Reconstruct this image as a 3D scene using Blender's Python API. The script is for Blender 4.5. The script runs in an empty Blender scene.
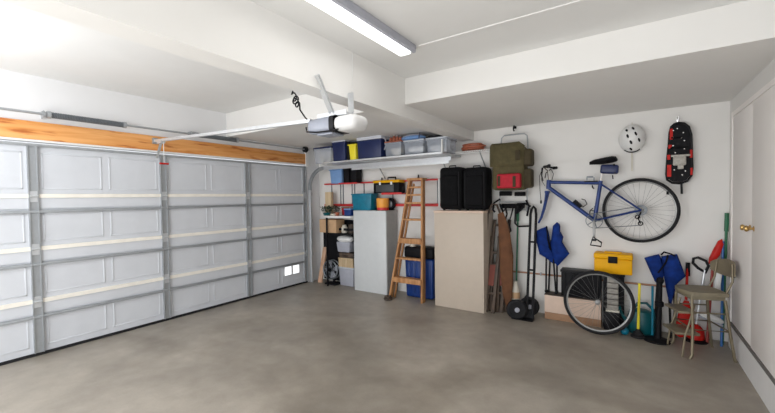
import bpy, bmesh, math, random
from mathutils import Vector, Matrix, Quaternion
random.seed(7)
PI = math.pi
V = Vector
SC = bpy.context.scene
COL = SC.collection

# ---------------------------------------------------------------- camera
CZ = 1.545
F_PX, CXP, CYP = 363.46, 387.5, 206.5
yaw, pitch, roll = math.radians(34.0864), math.radians(-1.42628), math.radians(-0.83809)
fw = V((-math.sin(yaw) * math.cos(pitch), math.cos(yaw) * math.cos(pitch), math.sin(pitch)))
rt0 = V((math.cos(yaw), math.sin(yaw), 0)); up0 = rt0.cross(fw)
rt = math.cos(roll) * rt0 + math.sin(roll) * up0
up = -math.sin(roll) * rt0 + math.cos(roll) * up0
cd = bpy.data.cameras.new('camera'); cam = bpy.data.objects.new('camera', cd); COL.objects.link(cam)
m = Matrix((rt, up, -fw)).transposed().to_4x4(); m.translation = V((0, 0, CZ)); cam.matrix_world = m
cd.sensor_width = 36; cd.lens = 36 * F_PX / 775; cd.clip_start = .02
SC.camera = cam

def ray(px, py): return rt * ((px - CXP) / F_PX) + up * ((CYP - py) / F_PX) + fw
CAM = V((0, 0, CZ))
def Wx(px, py, X): d = ray(px, py); return CAM + d * (X / d.x)      # point of a wall plane x = X
def Wy(px, py, Y): d = ray(px, py); return CAM + d * (Y / d.y)      # point of a plane y = Y
def Wz(px, py, Z): d = ray(px, py); return CAM + d * ((Z - CZ) / d.z)

# ---------------------------------------------------------------- world, light, exposure
w = bpy.data.worlds.new('world'); SC.world = w; w.use_nodes = True
w.node_tree.nodes['Background'].inputs[0].default_value = (.93, .96, 1, 1)
w.node_tree.nodes['Background'].inputs[1].default_value = 1.6
SC.view_settings.view_transform = 'Standard'; SC.view_settings.look = 'None'
SC.view_settings.exposure = 0.42; SC.view_settings.gamma = 1; SC.view_settings.use_curve_mapping = False

def area(name, loc, size, power, rot, color=(1, 1, 1)):
    l = bpy.data.lights.new(name, 'AREA'); l.shape = 'RECTANGLE'; l.size, l.size_y = size
    l.energy = power; l.color = color
    o = bpy.data.objects.new(name, l); COL.objects.link(o); o.location = loc; o.rotation_euler = rot
    return o
area('tube_light_main', (-1.49, 1.88, 2.655), (.1, 1.15), 1.8, (0, 0, 0), (1, .98, .95))
pb_ = bpy.data.lights.new('bulb_left_bay', 'POINT'); pb_.energy = 25; pb_.shadow_soft_size = .12; pb_.color = (.90, .95, 1)
po_ = bpy.data.objects.new('bulb_left_bay', pb_); COL.objects.link(po_); po_.location = (-3.8, .0, 2.3)
area('rear_upward_fill', (-1.9, -1.5, .7), (5.5, 1.2), 60, (math.radians(120), 0, 0), (.97, .985, 1))  # added fill light, tilted up to brighten ceiling and upper walls
sl = bpy.data.lights.new('sun', 'SUN'); sl.energy = 3.6; sl.angle = .05; sl.color = (1, .985, .96)
so = bpy.data.objects.new('sun', sl); COL.objects.link(so); so.rotation_euler = (math.radians(22), 0, 0); so.location = (0, -5, 6)

# ---------------------------------------------------------------- materials
MATS = {}
def mat(name, col, rough=.6, metal=0, var=.06, scale=12, bump=0.0, alpha=1, emit=0, spec=None):
    if name in MATS: return MATS[name]
    m = bpy.data.materials.new(name); m.use_nodes = True; nt = m.node_tree; N = nt.nodes; L = nt.links
    b = N['Principled BSDF']; b.inputs['Roughness'].default_value = rough; b.inputs['Metallic'].default_value = metal
    if spec is not None: b.inputs['Specular IOR Level'].default_value = spec
    tc = N.new('ShaderNodeTexCoord'); no = N.new('ShaderNodeTexNoise'); no.inputs['Scale'].default_value = scale
    no.inputs['Detail'].default_value = 5
    L.new(tc.outputs['Object'], no.inputs['Vector'])
    cr = N.new('ShaderNodeValToRGB'); e = cr.color_ramp.elements
    e[0].position = .3; e[1].position = .7
    e[0].color = tuple(max(0, c * (1 - var)) for c in col) + (1,); e[1].color = tuple(min(1, c * (1 + var)) for c in col) + (1,)
    L.new(no.outputs['Fac'], cr.inputs['Fac']); L.new(cr.outputs['Color'], b.inputs['Base Color'])
    if bump:
        bp = N.new('ShaderNodeBump'); bp.inputs['Strength'].default_value = bump; bp.inputs['Distance'].default_value = .01
        L.new(no.outputs['Fac'], bp.inputs['Height']); L.new(bp.outputs['Normal'], b.inputs['Normal'])
    if alpha < 1: b.inputs['Alpha'].default_value = alpha
    if emit:
        b.inputs['Emission Color'].default_value = col + (1,); b.inputs['Emission Strength'].default_value = emit
    MATS[name] = m; return m

def wood(name, c0, c1, axis='Z', scale=3, rough=.6, knots=False):
    m = bpy.data.materials.new(name); m.use_nodes = True; nt = m.node_tree; N = nt.nodes; L = nt.links
    b = N['Principled BSDF']; b.inputs['Roughness'].default_value = rough
    tc = N.new('ShaderNodeTexCoord'); mp = N.new('ShaderNodeMapping'); no = N.new('ShaderNodeTexNoise')
    s = [14, 14, 14]; s['XYZ'.index(axis)] = 1.0
    mp.inputs['Scale'].default_value = s
    no.inputs['Scale'].default_value = scale; no.inputs['Detail'].default_value = 8; no.inputs['Distortion'].default_value = .6
    cr = N.new('ShaderNodeValToRGB'); e = cr.color_ramp.elements
    e[0].position = .35; e[1].position = .62; e[0].color = c0 + (1,); e[1].color = c1 + (1,)
    L.new(tc.outputs['Object'], mp.inputs['Vector']); L.new(mp.outputs['Vector'], no.inputs['Vector'])
    L.new(no.outputs['Fac'], cr.inputs['Fac'])
    if knots:
        m2 = N.new('ShaderNodeMapping'); m2.inputs['Scale'].default_value = (3, 1.3, 9); n2 = N.new('ShaderNodeTexNoise'); n2.inputs['Scale'].default_value = 2.2; n2.inputs['Detail'].default_value = 6
        r2 = N.new('ShaderNodeValToRGB'); q = r2.color_ramp.elements; q[0].position = .56; q[1].position = .68; q[0].color = (1, 1, 1, 1); q[1].color = (.62, .38, .24, 1)
        x = N.new('ShaderNodeMixRGB'); x.blend_type = 'MULTIPLY'; x.inputs[0].default_value = 1
        L.new(tc.outputs['Object'], m2.inputs['Vector']); L.new(m2.outputs['Vector'], n2.inputs['Vector']); L.new(n2.outputs['Fac'], r2.inputs['Fac'])
        L.new(cr.outputs['Color'], x.inputs[1]); L.new(r2.outputs['Color'], x.inputs[2]); L.new(x.outputs['Color'], b.inputs['Base Color'])
    else: L.new(cr.outputs['Color'], b.inputs['Base Color'])
    return m

def concrete():
    m = bpy.data.materials.new('worn_concrete'); m.use_nodes = True; nt = m.node_tree; N = nt.nodes; L = nt.links
    b = N['Principled BSDF']
    tc = N.new('ShaderNodeTexCoord')
    def noise(s, d, dist=0, stretch=None):
        n = N.new('ShaderNodeTexNoise'); n.inputs['Scale'].default_value = s; n.inputs['Detail'].default_value = d
        n.inputs['Distortion'].default_value = dist
        if stretch:
            mp = N.new('ShaderNodeMapping'); mp.inputs['Scale'].default_value = stretch
            L.new(tc.outputs['Object'], mp.inputs['Vector']); L.new(mp.outputs['Vector'], n.inputs['Vector'])
        else: L.new(tc.outputs['Object'], n.inputs['Vector'])
        return n
    def ramp(src, p0, c0, p1, c1):
        r = N.new('ShaderNodeValToRGB'); e = r.color_ramp.elements
        e[0].position, e[0].color, e[1].position, e[1].color = p0, c0 + (1,), p1, c1 + (1,)
        L.new(src.outputs['Fac'], r.inputs['Fac']); return r
    def mix(kind, fac, a, c):
        x = N.new('ShaderNodeMixRGB'); x.blend_type = kind; x.inputs[0].default_value = fac
        L.new(a.outputs['Color'], x.inputs[1]); L.new(c.outputs['Color'], x.inputs[2]); return x
    n1 = noise(1.1, 7, .5); n2 = noise(7, 9, .3); n3 = noise(.55, 4, .9, (1, 1.4, 1)); n4 = noise(60, 3)
    a = ramp(n1, .3, (.32, .285, .24), .7, (.50, .45, .385))
    c = ramp(n2, .25, (.78, .77, .76), .75, (1, 1, 1))
    s = ramp(n3, .38, (.66, .64, .61), .56, (1, 1, 1))
    g = ramp(n4, .3, (.9, .9, .9), .7, (1, 1, 1))
    x = mix('MULTIPLY', .8, a, c); x = mix('MULTIPLY', .7, x, s); x = mix('MULTIPLY', .6, x, g)
    L.new(x.outputs['Color'], b.inputs['Base Color'])
    rr = N.new('ShaderNodeMapRange'); rr.inputs['To Min'].default_value = .3; rr.inputs['To Max'].default_value = .58
    L.new(n1.outputs['Fac'], rr.inputs['Value']); L.new(rr.outputs['Result'], b.inputs['Roughness'])
    bp = N.new('ShaderNodeBump'); bp.inputs['Strength'].default_value = .08; bp.inputs['Distance'].default_value = .01
    L.new(n2.outputs['Fac'], bp.inputs['Height']); L.new(bp.outputs['Normal'], b.inputs['Normal'])
    return m

M_wall = mat('wall_paint', (.80, .785, .76), .75, var=.015, scale=3, bump=.05)
M_wallL = mat('left_wall_paint', (.80, .80, .81), .75, var=.015, scale=3, bump=.05)
M_ceil = mat('ceiling_paint', (.80, .80, .79), .8, var=.012, scale=4, bump=.04)
M_soffit = mat('soffit_paint', (.80, .79, .77), .75, var=.012, scale=3)
M_white = mat('white_trim_paint', (.82, .81, .80), .5, var=.02)
M_door = mat('garage_door_steel', (.64, .66, .70), .45, var=.03, scale=5)
M_galv = mat('galvanised_steel', (.40, .42, .44), .45, .5, var=.05, scale=25)
M_galv2 = mat('bright_galvanised_steel', (.62, .64, .66), .38, .5, var=.05, scale=25)
M_cream = mat('cream_section_edge', (.90, .86, .78), .5, var=.05)
M_strut = mat('dark_steel', (.20, .22, .24), .4, .5, var=.1)
M_bar = mat('grey_steel_strut', (.34, .36, .38), .45, .3, var=.06)
M_rubber = mat('black_rubber', (.014, .014, .016), .7, spec=.25, var=.15)
M_black = mat('black_plastic', (.007, .007, .009), .55, spec=.15, var=.15)
M_blackm = mat('black_enamel', (.010, .010, .012), .45, spec=.2, var=.1)
M_bfab = mat('black_fabric', (.006, .006, .007), .9, spec=.15, var=.25, scale=40, bump=.3)
M_closet = mat('closet_door_paint', (.93, .89, .86), .55, var=.02, scale=3)
M_dark = mat('dark_gap', (.16, .15, .14), .7)
M_brass = mat('brass', (.55, .36, .13), .3, .9)
M_header = wood('header_timber', (.66, .25, .05), (.84, .42, .15), 'Y', 1.2, knots=True)
M_ladder = wood('varnished_pine', (.34, .15, .05), (.54, .28, .12), 'Z', 2)
M_plank = wood('bare_plank', (.52, .30, .19), (.68, .44, .30), 'Z', 2)
M_lwood = wood('light_wood', (.52, .38, .22), (.68, .53, .34), 'Z', 2)
M_bwood = wood('brown_wood', (.16, .065, .025), (.30, .13, .05), 'Z', 2)
M_dwood = wood('weathered_dark_wood', (.035, .024, .017), (.095, .062, .042), 'Z', 2)
M_card = mat('cardboard', (.55, .35, .2), .85, var=.08)
M_cardl = mat('pale_cardboard', (.68, .52, .42), .85, var=.05)
M_cardd = mat('brown_cardboard', (.33, .19, .11), .85, var=.08)
M_red = mat('red_enamel', (.58, .025, .025), .4, var=.1)
M_redf = mat('red_fabric', (.42, .008, .022), .75, var=.15, scale=30)
M_redp = mat('red_plastic', (.52, .014, .009), .45, spec=.25, var=.08)
M_orange = mat('orange_plastic', (.85, .36, .05), .45)
M_yellow = mat('yellow_plastic', (.80, .40, .002), .5, spec=.2, var=.05)
M_yel2 = mat('bright_yellow_plastic', (.88, .74, .03), .4, var=.05)
M_navy = mat('navy_plastic', (.006, .016, .085), .4, var=.1)
M_blue = mat('blue_plastic', (.004, .036, .19), .45, var=.1)
M_lblue = mat('light_blue_plastic', (.19, .34, .62), .45)
M_bluef = mat('royal_blue_fabric', (.004, .026, .17), .8, spec=.2, var=.35, scale=14, bump=.5)
M_bike = mat('blue_bicycle_paint', (.003, .03, .17), .3, .05, var=.08)
M_teal = mat('teal_plastic', (.0, .17, .27), .4, var=.15)
M_tealg = mat('dark_teal_plastic', (.0, .085, .10), .4, var=.1)
M_green = mat('green_plastic', (.015, .14, .065), .5)
M_olive = mat('olive_canvas', (.085, .07, .03), .9, var=.2, scale=18, bump=.4)
M_olived = mat('dark_olive_canvas', (.055, .042, .02), .9, var=.2, scale=18, bump=.4)
M_clear = mat('clear_plastic', (.58, .63, .72), .25, alpha=.38, var=.04)
M_clearlid = mat('frosted_lid_plastic', (.62, .66, .72), .4, alpha=.85, var=.03)
M_greyp = mat('grey_plastic', (.40, .41, .47), .45)
M_lidg = mat('pale_grey_lid', (.58, .60, .66), .4)
M_whitep = mat('white_plastic', (.80, .80, .79), .4, var=.02)
M_cream2 = mat('cream_plastic', (.66, .62, .53), .5, var=.08)
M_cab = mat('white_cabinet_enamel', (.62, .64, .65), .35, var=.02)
M_cabs = mat('shaded_cabinet_side', (.36, .36, .35), .5, var=.08)  # white cabinet's side: its shade is put into a darker colour
M_beige = mat('beige_cabinet_enamel', (.53, .45, .37), .5, var=.02)
M_stool = mat('tan_enamel', (.26, .22, .15), .35, .3, var=.1)
M_stoolv = mat('tan_vinyl', (.215, .185, .125), .5, var=.1)
M_stoolp = mat('dull_brass_tube', (.21, .175, .115), .4, .4)
M_terra = mat('terracotta_rubber', (.36, .10, .05), .55, var=.12)
M_chrome = mat('chrome', (.7, .7, .7), .18, 1)
M_rim = mat('aluminium_rim', (.24, .24, .235), .4, .6)
M_glow = mat('lamp_diffuser', (1.0, 1.0, .98), .5, emit=1.6, var=0)
M_day = mat('daylit_vent_glass', (.93, .97, 1.0), .4, emit=.9, var=0)
M_silver = mat('silver_grey_plastic', (.30, .32, .38), .4, .1)
M_leaf = mat('dark_green_leaf', (.02, .05, .03), .8, var=.5, scale=60)

# ---------------------------------------------------------------- mesh builder
def frame_of(d):
    d = V(d).normalized(); a = V((0, 0, 1)) if abs(d.z) < .9 else V((1, 0, 0))
    u = d.cross(a).normalized(); return u, d.cross(u).normalized()

class MB:
    def __init__(s): s.bm = bmesh.new()
    def ring(s, pts): return [s.bm.verts.new(p) for p in pts]
    def skin(s, rings, closed=True, caps=True, loop=False):
        n = len(rings[0]); R = len(rings)
        for i in range(R if loop else R - 1):
            a, b = rings[i], rings[(i + 1) % R]
            for j in range(n if closed else n - 1):
                k = (j + 1) % n
                try: s.bm.faces.new((a[j], a[k], b[k], b[j]))
                except ValueError: pass
        if caps and not loop:
            try: s.bm.faces.new(list(reversed(rings[0]))); s.bm.faces.new(rings[-1])
            except ValueError: pass
        return s
    def box(s, c, size, rot=None, bev=0, seg=2, taper=1):
        hx, hy, hz = size[0] / 2, size[1] / 2, size[2] / 2
        R = rot if rot is not None else Matrix.Identity(3)
        vs = []
        for z, t in ((-hz, taper), (hz, 1)):
            for x, y in ((-hx, -hy), (hx, -hy), (hx, hy), (-hx, hy)):
                vs.append(s.bm.verts.new(V(c) + R @ V((x * t, y * t, z))))
        fs = [s.bm.faces.new([vs[i] for i in q]) for q in ((0, 3, 2, 1), (4, 5, 6, 7), (0, 1, 5, 4), (1, 2, 6, 5), (2, 3, 7, 6), (3, 0, 4, 7))]
        if bev:
            es = list({e for f in fs for e in f.edges})
            bmesh.ops.bevel(s.bm, geom=es, offset=bev, segments=seg, profile=.5, affect='EDGES')
        return s
    def boxp(s, p0, p1, **k):
        p0, p1 = V(p0), V(p1)
        return s.box((p0 + p1) / 2, [abs(a) for a in (p1 - p0)], **k)
    def bar(s, p0, p1, wd, th, side, bev=0):      # rectangular bar from p0 to p1; side = direction of width
        p0, p1 = V(p0), V(p1); d = (p1 - p0); ln = d.length; z = d.normalized()
        y = z.cross(V(side)).normalized(); x = y.cross(z).normalized()
        return s.box((p0 + p1) / 2, (wd, th, ln), Matrix((x, y, z)).transposed(), bev)
    def tube(s, pts, r, n=8, loop=False, caps=True):
        pts = [V(p) for p in pts]; K = len(pts)
        rs = r if isinstance(r, (list, tuple)) else [r] * K
        rings = []; u = None
        for i, p in enumerate(pts):
            if loop: t = pts[(i + 1) % K] - pts[i - 1]
            else: t = pts[min(i + 1, K - 1)] - pts[max(i - 1, 0)]
            t.normalize()
            if u is None: u, v = frame_of(t)
            else:
                u = (u - t * u.dot(t)).normalized(); v = t.cross(u)
            rings.append(s.ring([p + (u * math.cos(2 * PI * j / n) + v * math.sin(2 * PI * j / n)) * rs[i] for j in range(n)]))
        return s.skin(rings, True, caps, loop)
    def cyl(s, p0, p1, r0, r1=None, n=18): return s.tube([p0, p1], [r0, r0 if r1 is None else r1], n)
    def lathe(s, prof, o=(0, 0, 0), axis=(0, 0, 1), n=24, sx=1, sy=1):
        o = V(o); a = V(axis).normalized()
        if abs(a.z) > .99: u, v = V((1, 0, 0)), V((0, 1, 0))
        else: u, v = frame_of(a)
        rings = [s.ring([o + a * h + (u * math.cos(2 * PI * j / n) * sx + v * math.sin(2 * PI * j / n) * sy) * max(r, .0005) for j in range(n)]) for r, h in prof]
        return s.skin(rings)
    def prism(s, poly, vec):
        vec = V(vec); a = s.ring([V(p) for p in poly]); b = s.ring([V(p) + vec for p in poly])
        return s.skin([a, b])
    def puff(s, poly, Y, dep, wob=.0):            # an outline in x/z, rounded front and back
        c = sum((V(p) for p in poly), V()) / len(poly); rings = []
        for k, t in ((.55, 1), (.85, .75), (1, .25), (1, -.35), (.85, -.8), (.5, -1)):
            rings.append(s.ring([V((c.x + (p[0] - c.x) * k + random.uniform(-wob, wob), Y - dep / 2 * t, c.z + (p[2] - c.z) * k + random.uniform(-wob, wob))) for p in poly]))
        return s.skin(rings)
    def ell(s, c, r, n=16, m=10, rot=None):
        R = rot or Matrix.Identity(3); rings = []
        for i in range(1, m):
            t = PI * i / m
            rings.append(s.ring([V(c) + R @ V((r[0] * math.sin(t) * math.cos(2 * PI * j / n), r[1] * math.sin(t) * math.sin(2 * PI * j / n), -r[2] * math.cos(t))) for j in range(n)]))
        return s.skin(rings)
    def circ(s, c, u, v, R, r, n=40, m=8, a0=0, a1=2 * PI):
        full = abs(a1 - a0 - 2 * PI) < 1e-6; K = n if full else n + 1
        return s.tube([V(c) + (V(u) * math.cos(a0 + (a1 - a0) * i / n) + V(v) * math.sin(a0 + (a1 - a0) * i / n)) * R for i in range(K)], r, m, loop=full)

def link(name, mb, m, parent=None, base=None, angle=35):
    bm = mb.bm; bmesh.ops.recalc_face_normals(bm, faces=bm.faces)
    if parent is not None: base = V(parent['_b']) if '_b' in parent else V(parent.location)
    elif base is None:
        xs = [v.co for v in bm.verts]
        lo = [min(v[i] for v in xs) for i in range(3)]; hi = [max(v[i] for v in xs) for i in range(3)]
        base = V(((lo[0] + hi[0]) / 2, (lo[1] + hi[1]) / 2, lo[2]))
    base = V(base)
    for v in bm.verts: v.co -= base
    me = bpy.data.meshes.new(name); bm.to_mesh(me); bm.free()
    for p in me.polygons: p.use_smooth = True
    me.set_sharp_from_angle(angle=math.radians(angle))
    for mm in (m if isinstance(m, (list, tuple)) else [m]): me.materials.append(mm)
    o = bpy.data.objects.new(name, me); COL.objects.link(o)
    if parent is not None: o.parent = parent
    else: o.location = base
    o['_b'] = list(base)
    return o
def tag(o, label, cat, group=None):
    o['label'] = label; o['category'] = cat
    if group: o['group'] = group
    return o
def thing(name, label, cat, base, group=None):
    o = bpy.data.objects.new(name, None); COL.objects.link(o); o.location = base; o.empty_display_size = .05
    o['_b'] = list(base); return tag(o, label, cat, group)
def struct(name, mb, m, parent=None, angle=30):
    o = link(name, mb, m, parent, base=(0, 0, 0) if parent is None else None, angle=angle)
    if parent is None: o['kind'] = 'structure'
    return o

# ================================================================ the room
XL, XR, YB, YR = -4.985, .815, 5.05, -1.3
ZS, ZC, ZCL = 2.475, 2.735, 2.82           # soffit underside, main ceiling, left bay ceiling
YD0, YD1, ZD = -.19, 4.69, 2.14            # garage door
struct('floor', MB().boxp((XL - .15, YR, -.1), (XR + .8, YB + .15, 0)), concrete())
struct('floor_bounce', MB().boxp((-9, -9, -.12), (5, YR - .001, -.01)), mat('bounce_concrete', (.6, .58, .54), .8))  # unseen pale ground, added to bounce light up onto the ceiling
struct('wall_back', MB().boxp((XL - .15, YB, 0), (XR + .15, YB + .15, 2.95)), M_wall)
struct('wall_left', MB().boxp((XL - .12, YR, 0), (XL, YD0, 2.95)).boxp((XL - .12, YD0, ZD + .22), (XL, YD1, 2.95)).boxp((XL - .12, YD1, 0), (XL, YB, 2.95)).boxp((XL - .12, YD0, ZD + .01), (XL - .02, YD1, ZD + .22)), M_wallL)
YC0, YC1 = 2.45, 4.86                       # closet opening
struct('wall_right', MB().boxp((XR, YC1, 0), (XR + .12, YB, 2.95)).boxp((XR, YC0, 2.29), (XR + .12, YC1, 2.95)).boxp((XR, YR, 0), (XR + .12, YC0, 2.95)), M_wall)
struct('ceiling', MB().boxp((-2.0, YR, ZC), (XR + .12, YB, ZC + .1)).boxp((XL - .12, YR, ZCL), (-2.0, YB, ZCL + .1)), M_ceil)
o = struct('trim_1', MB().boxp((-1.9, 3.15, ZS), (XR, YB, ZC - .001)).boxp((XL, 3.15, ZS), (-2.08, YB, ZCL - .001)), M_soffit); o['label'] = 'dropped soffit along the back wall'
o = struct('trim_2', MB().boxp((-2.08, YR, 2.345), (-1.9, YB, ZCL - .002)), M_soffit); o['label'] = 'white ceiling beam running to the back wall'
# closet: raised curb, dark sill strip, three plain doors, header casing
struct('baseboard_right', MB().boxp((XR - .02, YR, 0), (XR + .12, YC1 + .05, .238)), M_white)
struct('trim_3', MB().boxp((XR - .022, YC0, .238), (XR + .05, YC1 + .02, .264)), M_dark)
struct('trim_4', MB().boxp((XR - .016, YC1, .264), (XR + .02, YC1 + .045, 2.33)).boxp((XR - .012, YC0, 2.285), (XR + .02, YC1 + .045, 2.33)), M_closet)
seams = [YC1, 4.13, 3.28, YC0]
for i in range(3):
    y1, y0 = seams[i] - .004, seams[i + 1] + .004
    d = struct('door_%d' % (i + 2), MB().boxp((XR - .012 if i % 2 else XR - .008, y0, .2645), (XR + .05, y1, 2.282), bev=.003), M_closet)
    if i < 2:
        ky = y0 + .06 if i == 0 else y1 - .06
        k = link('knob', MB().lathe([(.022, 0), (.022, .006), (.009, .01), (.009, .03), (.02, .036), (.026, .048), (.02, .06), (.001, .063)], (XR - .008, ky, 1.25), (-1, 0, 0)), M_brass, d)
        k['label'] = 'brass knob'
# closet interior back so the seams stay closed
struct('wall_closet', MB().boxp((XR + .7, YC0 - .1, 0), (XR + .8, YB, 2.95)), M_wall)
# conduit-like joint across the main ceiling
a, b = Wz(415, 48.5, ZC), Wz(560, 3, ZC)
struct('trim_5', MB().boxp((-1.42, 2.535, ZC - .006), (XR, 2.55, ZC + .01)), M_white)
# timber header over the garage door, white strip and end casing
o = struct('trim_6', MB().boxp((XL - .02, YR, ZD + .035), (XL + .035, YD1 - .02, ZD + .215), bev=.004), M_header); o['label'] = 'orange-brown timber header over the garage door'
struct('trim_7', MB().boxp((XL - .02, YR, ZD + .014), (XL + .03, YD1 - .02, ZD + .034)).boxp((XL, YD1 - .019, 2.13), (XL + .05, YD1 + .05, 2.45)), M_white)

# ---------------------------------------------------------------- garage door (door_1)
d1 = bpy.data.objects.new('door_1', None); COL.objects.link(d1); d1.location = (XL, 2.25, 0); d1['_b'] = [XL, 2.25, 0]; d1['kind'] = 'structure'
NS = 4; hS = (ZD - .02) / NS; bay = (YD1 - YD0) / 4
for i in range(NS):
    z0, z1 = .02 + i * hS, .02 + (i + 1) * hS
    p = link('door_section', MB().boxp((XL - .045, YD0, z0 + .002), (XL - .004, YD1, z1 - .002)), M_door, d1)
    e = MB()
    for k in range(8):                      # raised rectangular embossings, two in each bay
        ya = YD0 + bay * (k // 2) + (.07 if k % 2 == 0 else bay / 2 + .035)
        yb = ya + bay / 2 - .105
        za, zb = z0 + .07, z1 - (.17 if i < 3 else .09)
        for (q0, q1, z_0, z_1) in ((ya, yb, za, za + .012), (ya, yb, zb - .012, zb), (ya, ya + .012, za, zb), (yb - .012, yb, za, zb)):
            e.boxp((XL - .006, q0, z_0), (XL + .0015, q1, z_1), bev=.002)
    link('panel_moulding', e, M_door, p)
    if i < 3:
        zb = z1
        link('section_edge', MB().boxp((XL - .004, YD0, zb - .018), (XL + .018, YD1, zb + .022)), M_cream, p)
        link('rail_strip', MB().boxp((XL - .006, YD0, zb - .125), (XL + .008, YD1, zb - .019)), M_door, p)
        st = MB().boxp((XL - .004, YD0, zb - .172), (XL + .026, YD1, zb - .142), bev=.004)
        link('strut', st, M_bar, p)
link('top_rail', MB().boxp((XL - .004, YD0, ZD - .03), (XL + .03, YD1, ZD - .005)), M_galv, d1)
link('bottom_seal', MB().boxp((XL - .04, YD0, 0), (XL + .012, YD1, .028)), M_rubber, d1)
for k in range(5):
    yc = YD0 + bay * k
    if k == 0: yc += .04
    if k == 4: yc -= .04
    s = MB().boxp((XL - .004, yc - .038, .03), (XL + .016, yc + .038, ZD - .03))
    s.boxp((XL + .014, yc - .038, .03), (XL + .03, yc - .030, ZD - .03)).boxp((XL + .014, yc + .030, .03), (XL + .03, yc + .038, ZD - .03))
    o = link('stile', s, M_galv, d1)
    for i in (1, 2, 3):
        z = .02 + i * hS
        link('hinge', MB().boxp((XL + .016, yc - .028, z - .06), (XL + .026, yc + .028, z + .05)).cyl((XL + .034, yc - .03, z), (XL + .034, yc + .03, z), .011, n=8), M_galv2, o)
p0, p1 = Wx(284.7, 275.6, XL), Wx(298.5, 264.5, XL)
v = link('vent', MB().boxp((XL - .004, p0.y - .012, p0.z - .01), (XL + .012, p1.y + .012, p1.z + .01)), M_whitep, d1)
ym = (p0.y + p1.y) / 2
link('vent_pane', MB().boxp((XL + .011, p0.y, p0.z), (XL + .014, ym - .022, p1.z)).boxp((XL + .011, ym + .022, p0.z), (XL + .014, p1.y, p1.z)), M_day, v)

# door track at the far side: vertical, curved, then the horizontal run
YT = 4.755
t = thing('door_track', 'long galvanised overhead door track curving from the door jamb under the shelf', 'door track', (XL + .1, YT, 0))
zt0, zt1 = 2.08, 2.06
def track_pts():
    P = [V((XL + .06, YT, 0.0)), V((XL + .06, YT, 1.0)), V((XL + .06, YT, 1.70))]
    R = .34
    for i in range(1, 9):
        a = PI / 2 * i / 8; P.append(V((XL + .06 + R * (1 - math.cos(a)), YT, 1.74 + R * math.sin(a))))
    P.append(V((-2.13, YT, zt1 + .02))); return P
tp = track_pts()
v_ = MB(); c_ = MB(); h_ = MB()
def channel(mb, pts, hw=.04):
    for i in range(len(pts) - 1):
        a, b = pts[i], pts[i + 1]; e = (b - a).normalized() * .004
        nrm = V((0, 1, 0)).cross(b - a).normalized()
        mb.bar(a - e, b + e, .004, 2 * hw, (0, 1, 0))
        mb.bar(a - e + nrm * hw - V((0, .012, 0)), b + e + nrm * hw - V((0, .012, 0)), .026, .004, (0, 1, 0))
        mb.bar(a - e - nrm * hw - V((0, .012, 0)), b + e - nrm * hw - V((0, .012, 0)), .026, .004, (0, 1, 0))
channel(v_, tp[:3], .028); channel(c_, tp[2:11], .03); channel(h_, tp[10:], .03)
link('vertical_track', v_, M_galv2, t); link('curved_track', c_, M_galv, t); link('horizontal_track', h_, M_galv2, t)
link('back_hanger', MB().bar((-2.16, YT + .01, zt1 - .02), (-2.16, YT + .01, 2.47), .03, .004, (1, 0, 0)), M_galv2, t)
link('angle_rail', MB().boxp((-3.9, YT - .046, 2.042), (-2.14, YT - .04, 2.05)).boxp((-3.9, YT - .046, 2.01), (-2.14, YT - .042, 2.042)), M_galv2, t)
for z in (.5, 1.1, 1.6):
    link('jamb_bracket', MB().boxp((XL, YT + .004, z), (XL + .09, YT + .012, z + .06)), M_galv, t)

# torsion shaft with two springs
zs = 2.43; xs = XL + .09
t = thing('torsion_shaft', 'thin steel torsion rod above the timber door header with two dark coil springs', 'garage door spring', (xs, 2.0, zs - .06))
link('rod', MB().cyl((xs, YR + .1, zs), (xs, YD1 + .02, zs), .012, n=10), M_galv, t)
def spring(y0, y1):
    s = MB(); n = int((y1 - y0) / .013)
    pts = [V((xs + .026 * math.cos(2 * PI * i / 10), y0 + .013 * i / 10, zs + .026 * math.sin(2 * PI * i / 10))) for i in range(n * 10)]
    s.tube(pts, .0058, 5)
    return link('spring', s, M_strut, t)
spring(1.17, 1.80); spring(2.64, 3.25)
for y in (1.15, 1.81, 2.62, 3.26): link('winding_cone', MB().lathe([(.02, -.02), (.035, -.015), (.036, .015), (.02, .02)], (xs, y, zs), (0, 1, 0), 14), M_galv, t)
for y in (1.13, 2.60, 4.66): link('bearing_bracket', MB().boxp((XL, y - .02, zs - .035), (xs + .01, y - .014, zs + .035)).cyl((xs, y - .026, zs), (xs, y - .008, zs), .03, n=14), M_galv, t)
link('cable_drum', MB().lathe([(.02, -.03), (.05, -.028), (.044, -.02), (.044, .01), (.055, .012), (.055, .02), (.02, .022)], (xs, 4.62, zs), (0, 1, 0), 20), M_black, t)

# ---------------------------------------------------------------- fluorescent fixture
t = thing('fluorescent_light', 'long glowing white fluorescent strip fixture on the ceiling beside the beam', 'ceiling light', (-1.49, 1.88, 2.662))
link('housing', MB().boxp((-1.55, 1.24, 2.70), (-1.41, 2.52, ZC - .001), bev=.006).boxp((-1.435, 1.26, 2.675), (-1.41, 2.51, 2.70)), M_greyp, t)
link('diffuser', MB().boxp((-1.54, 1.27, 2.662), (-1.44, 2.49, 2.699), bev=.012, seg=3), M_glow, t)

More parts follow.
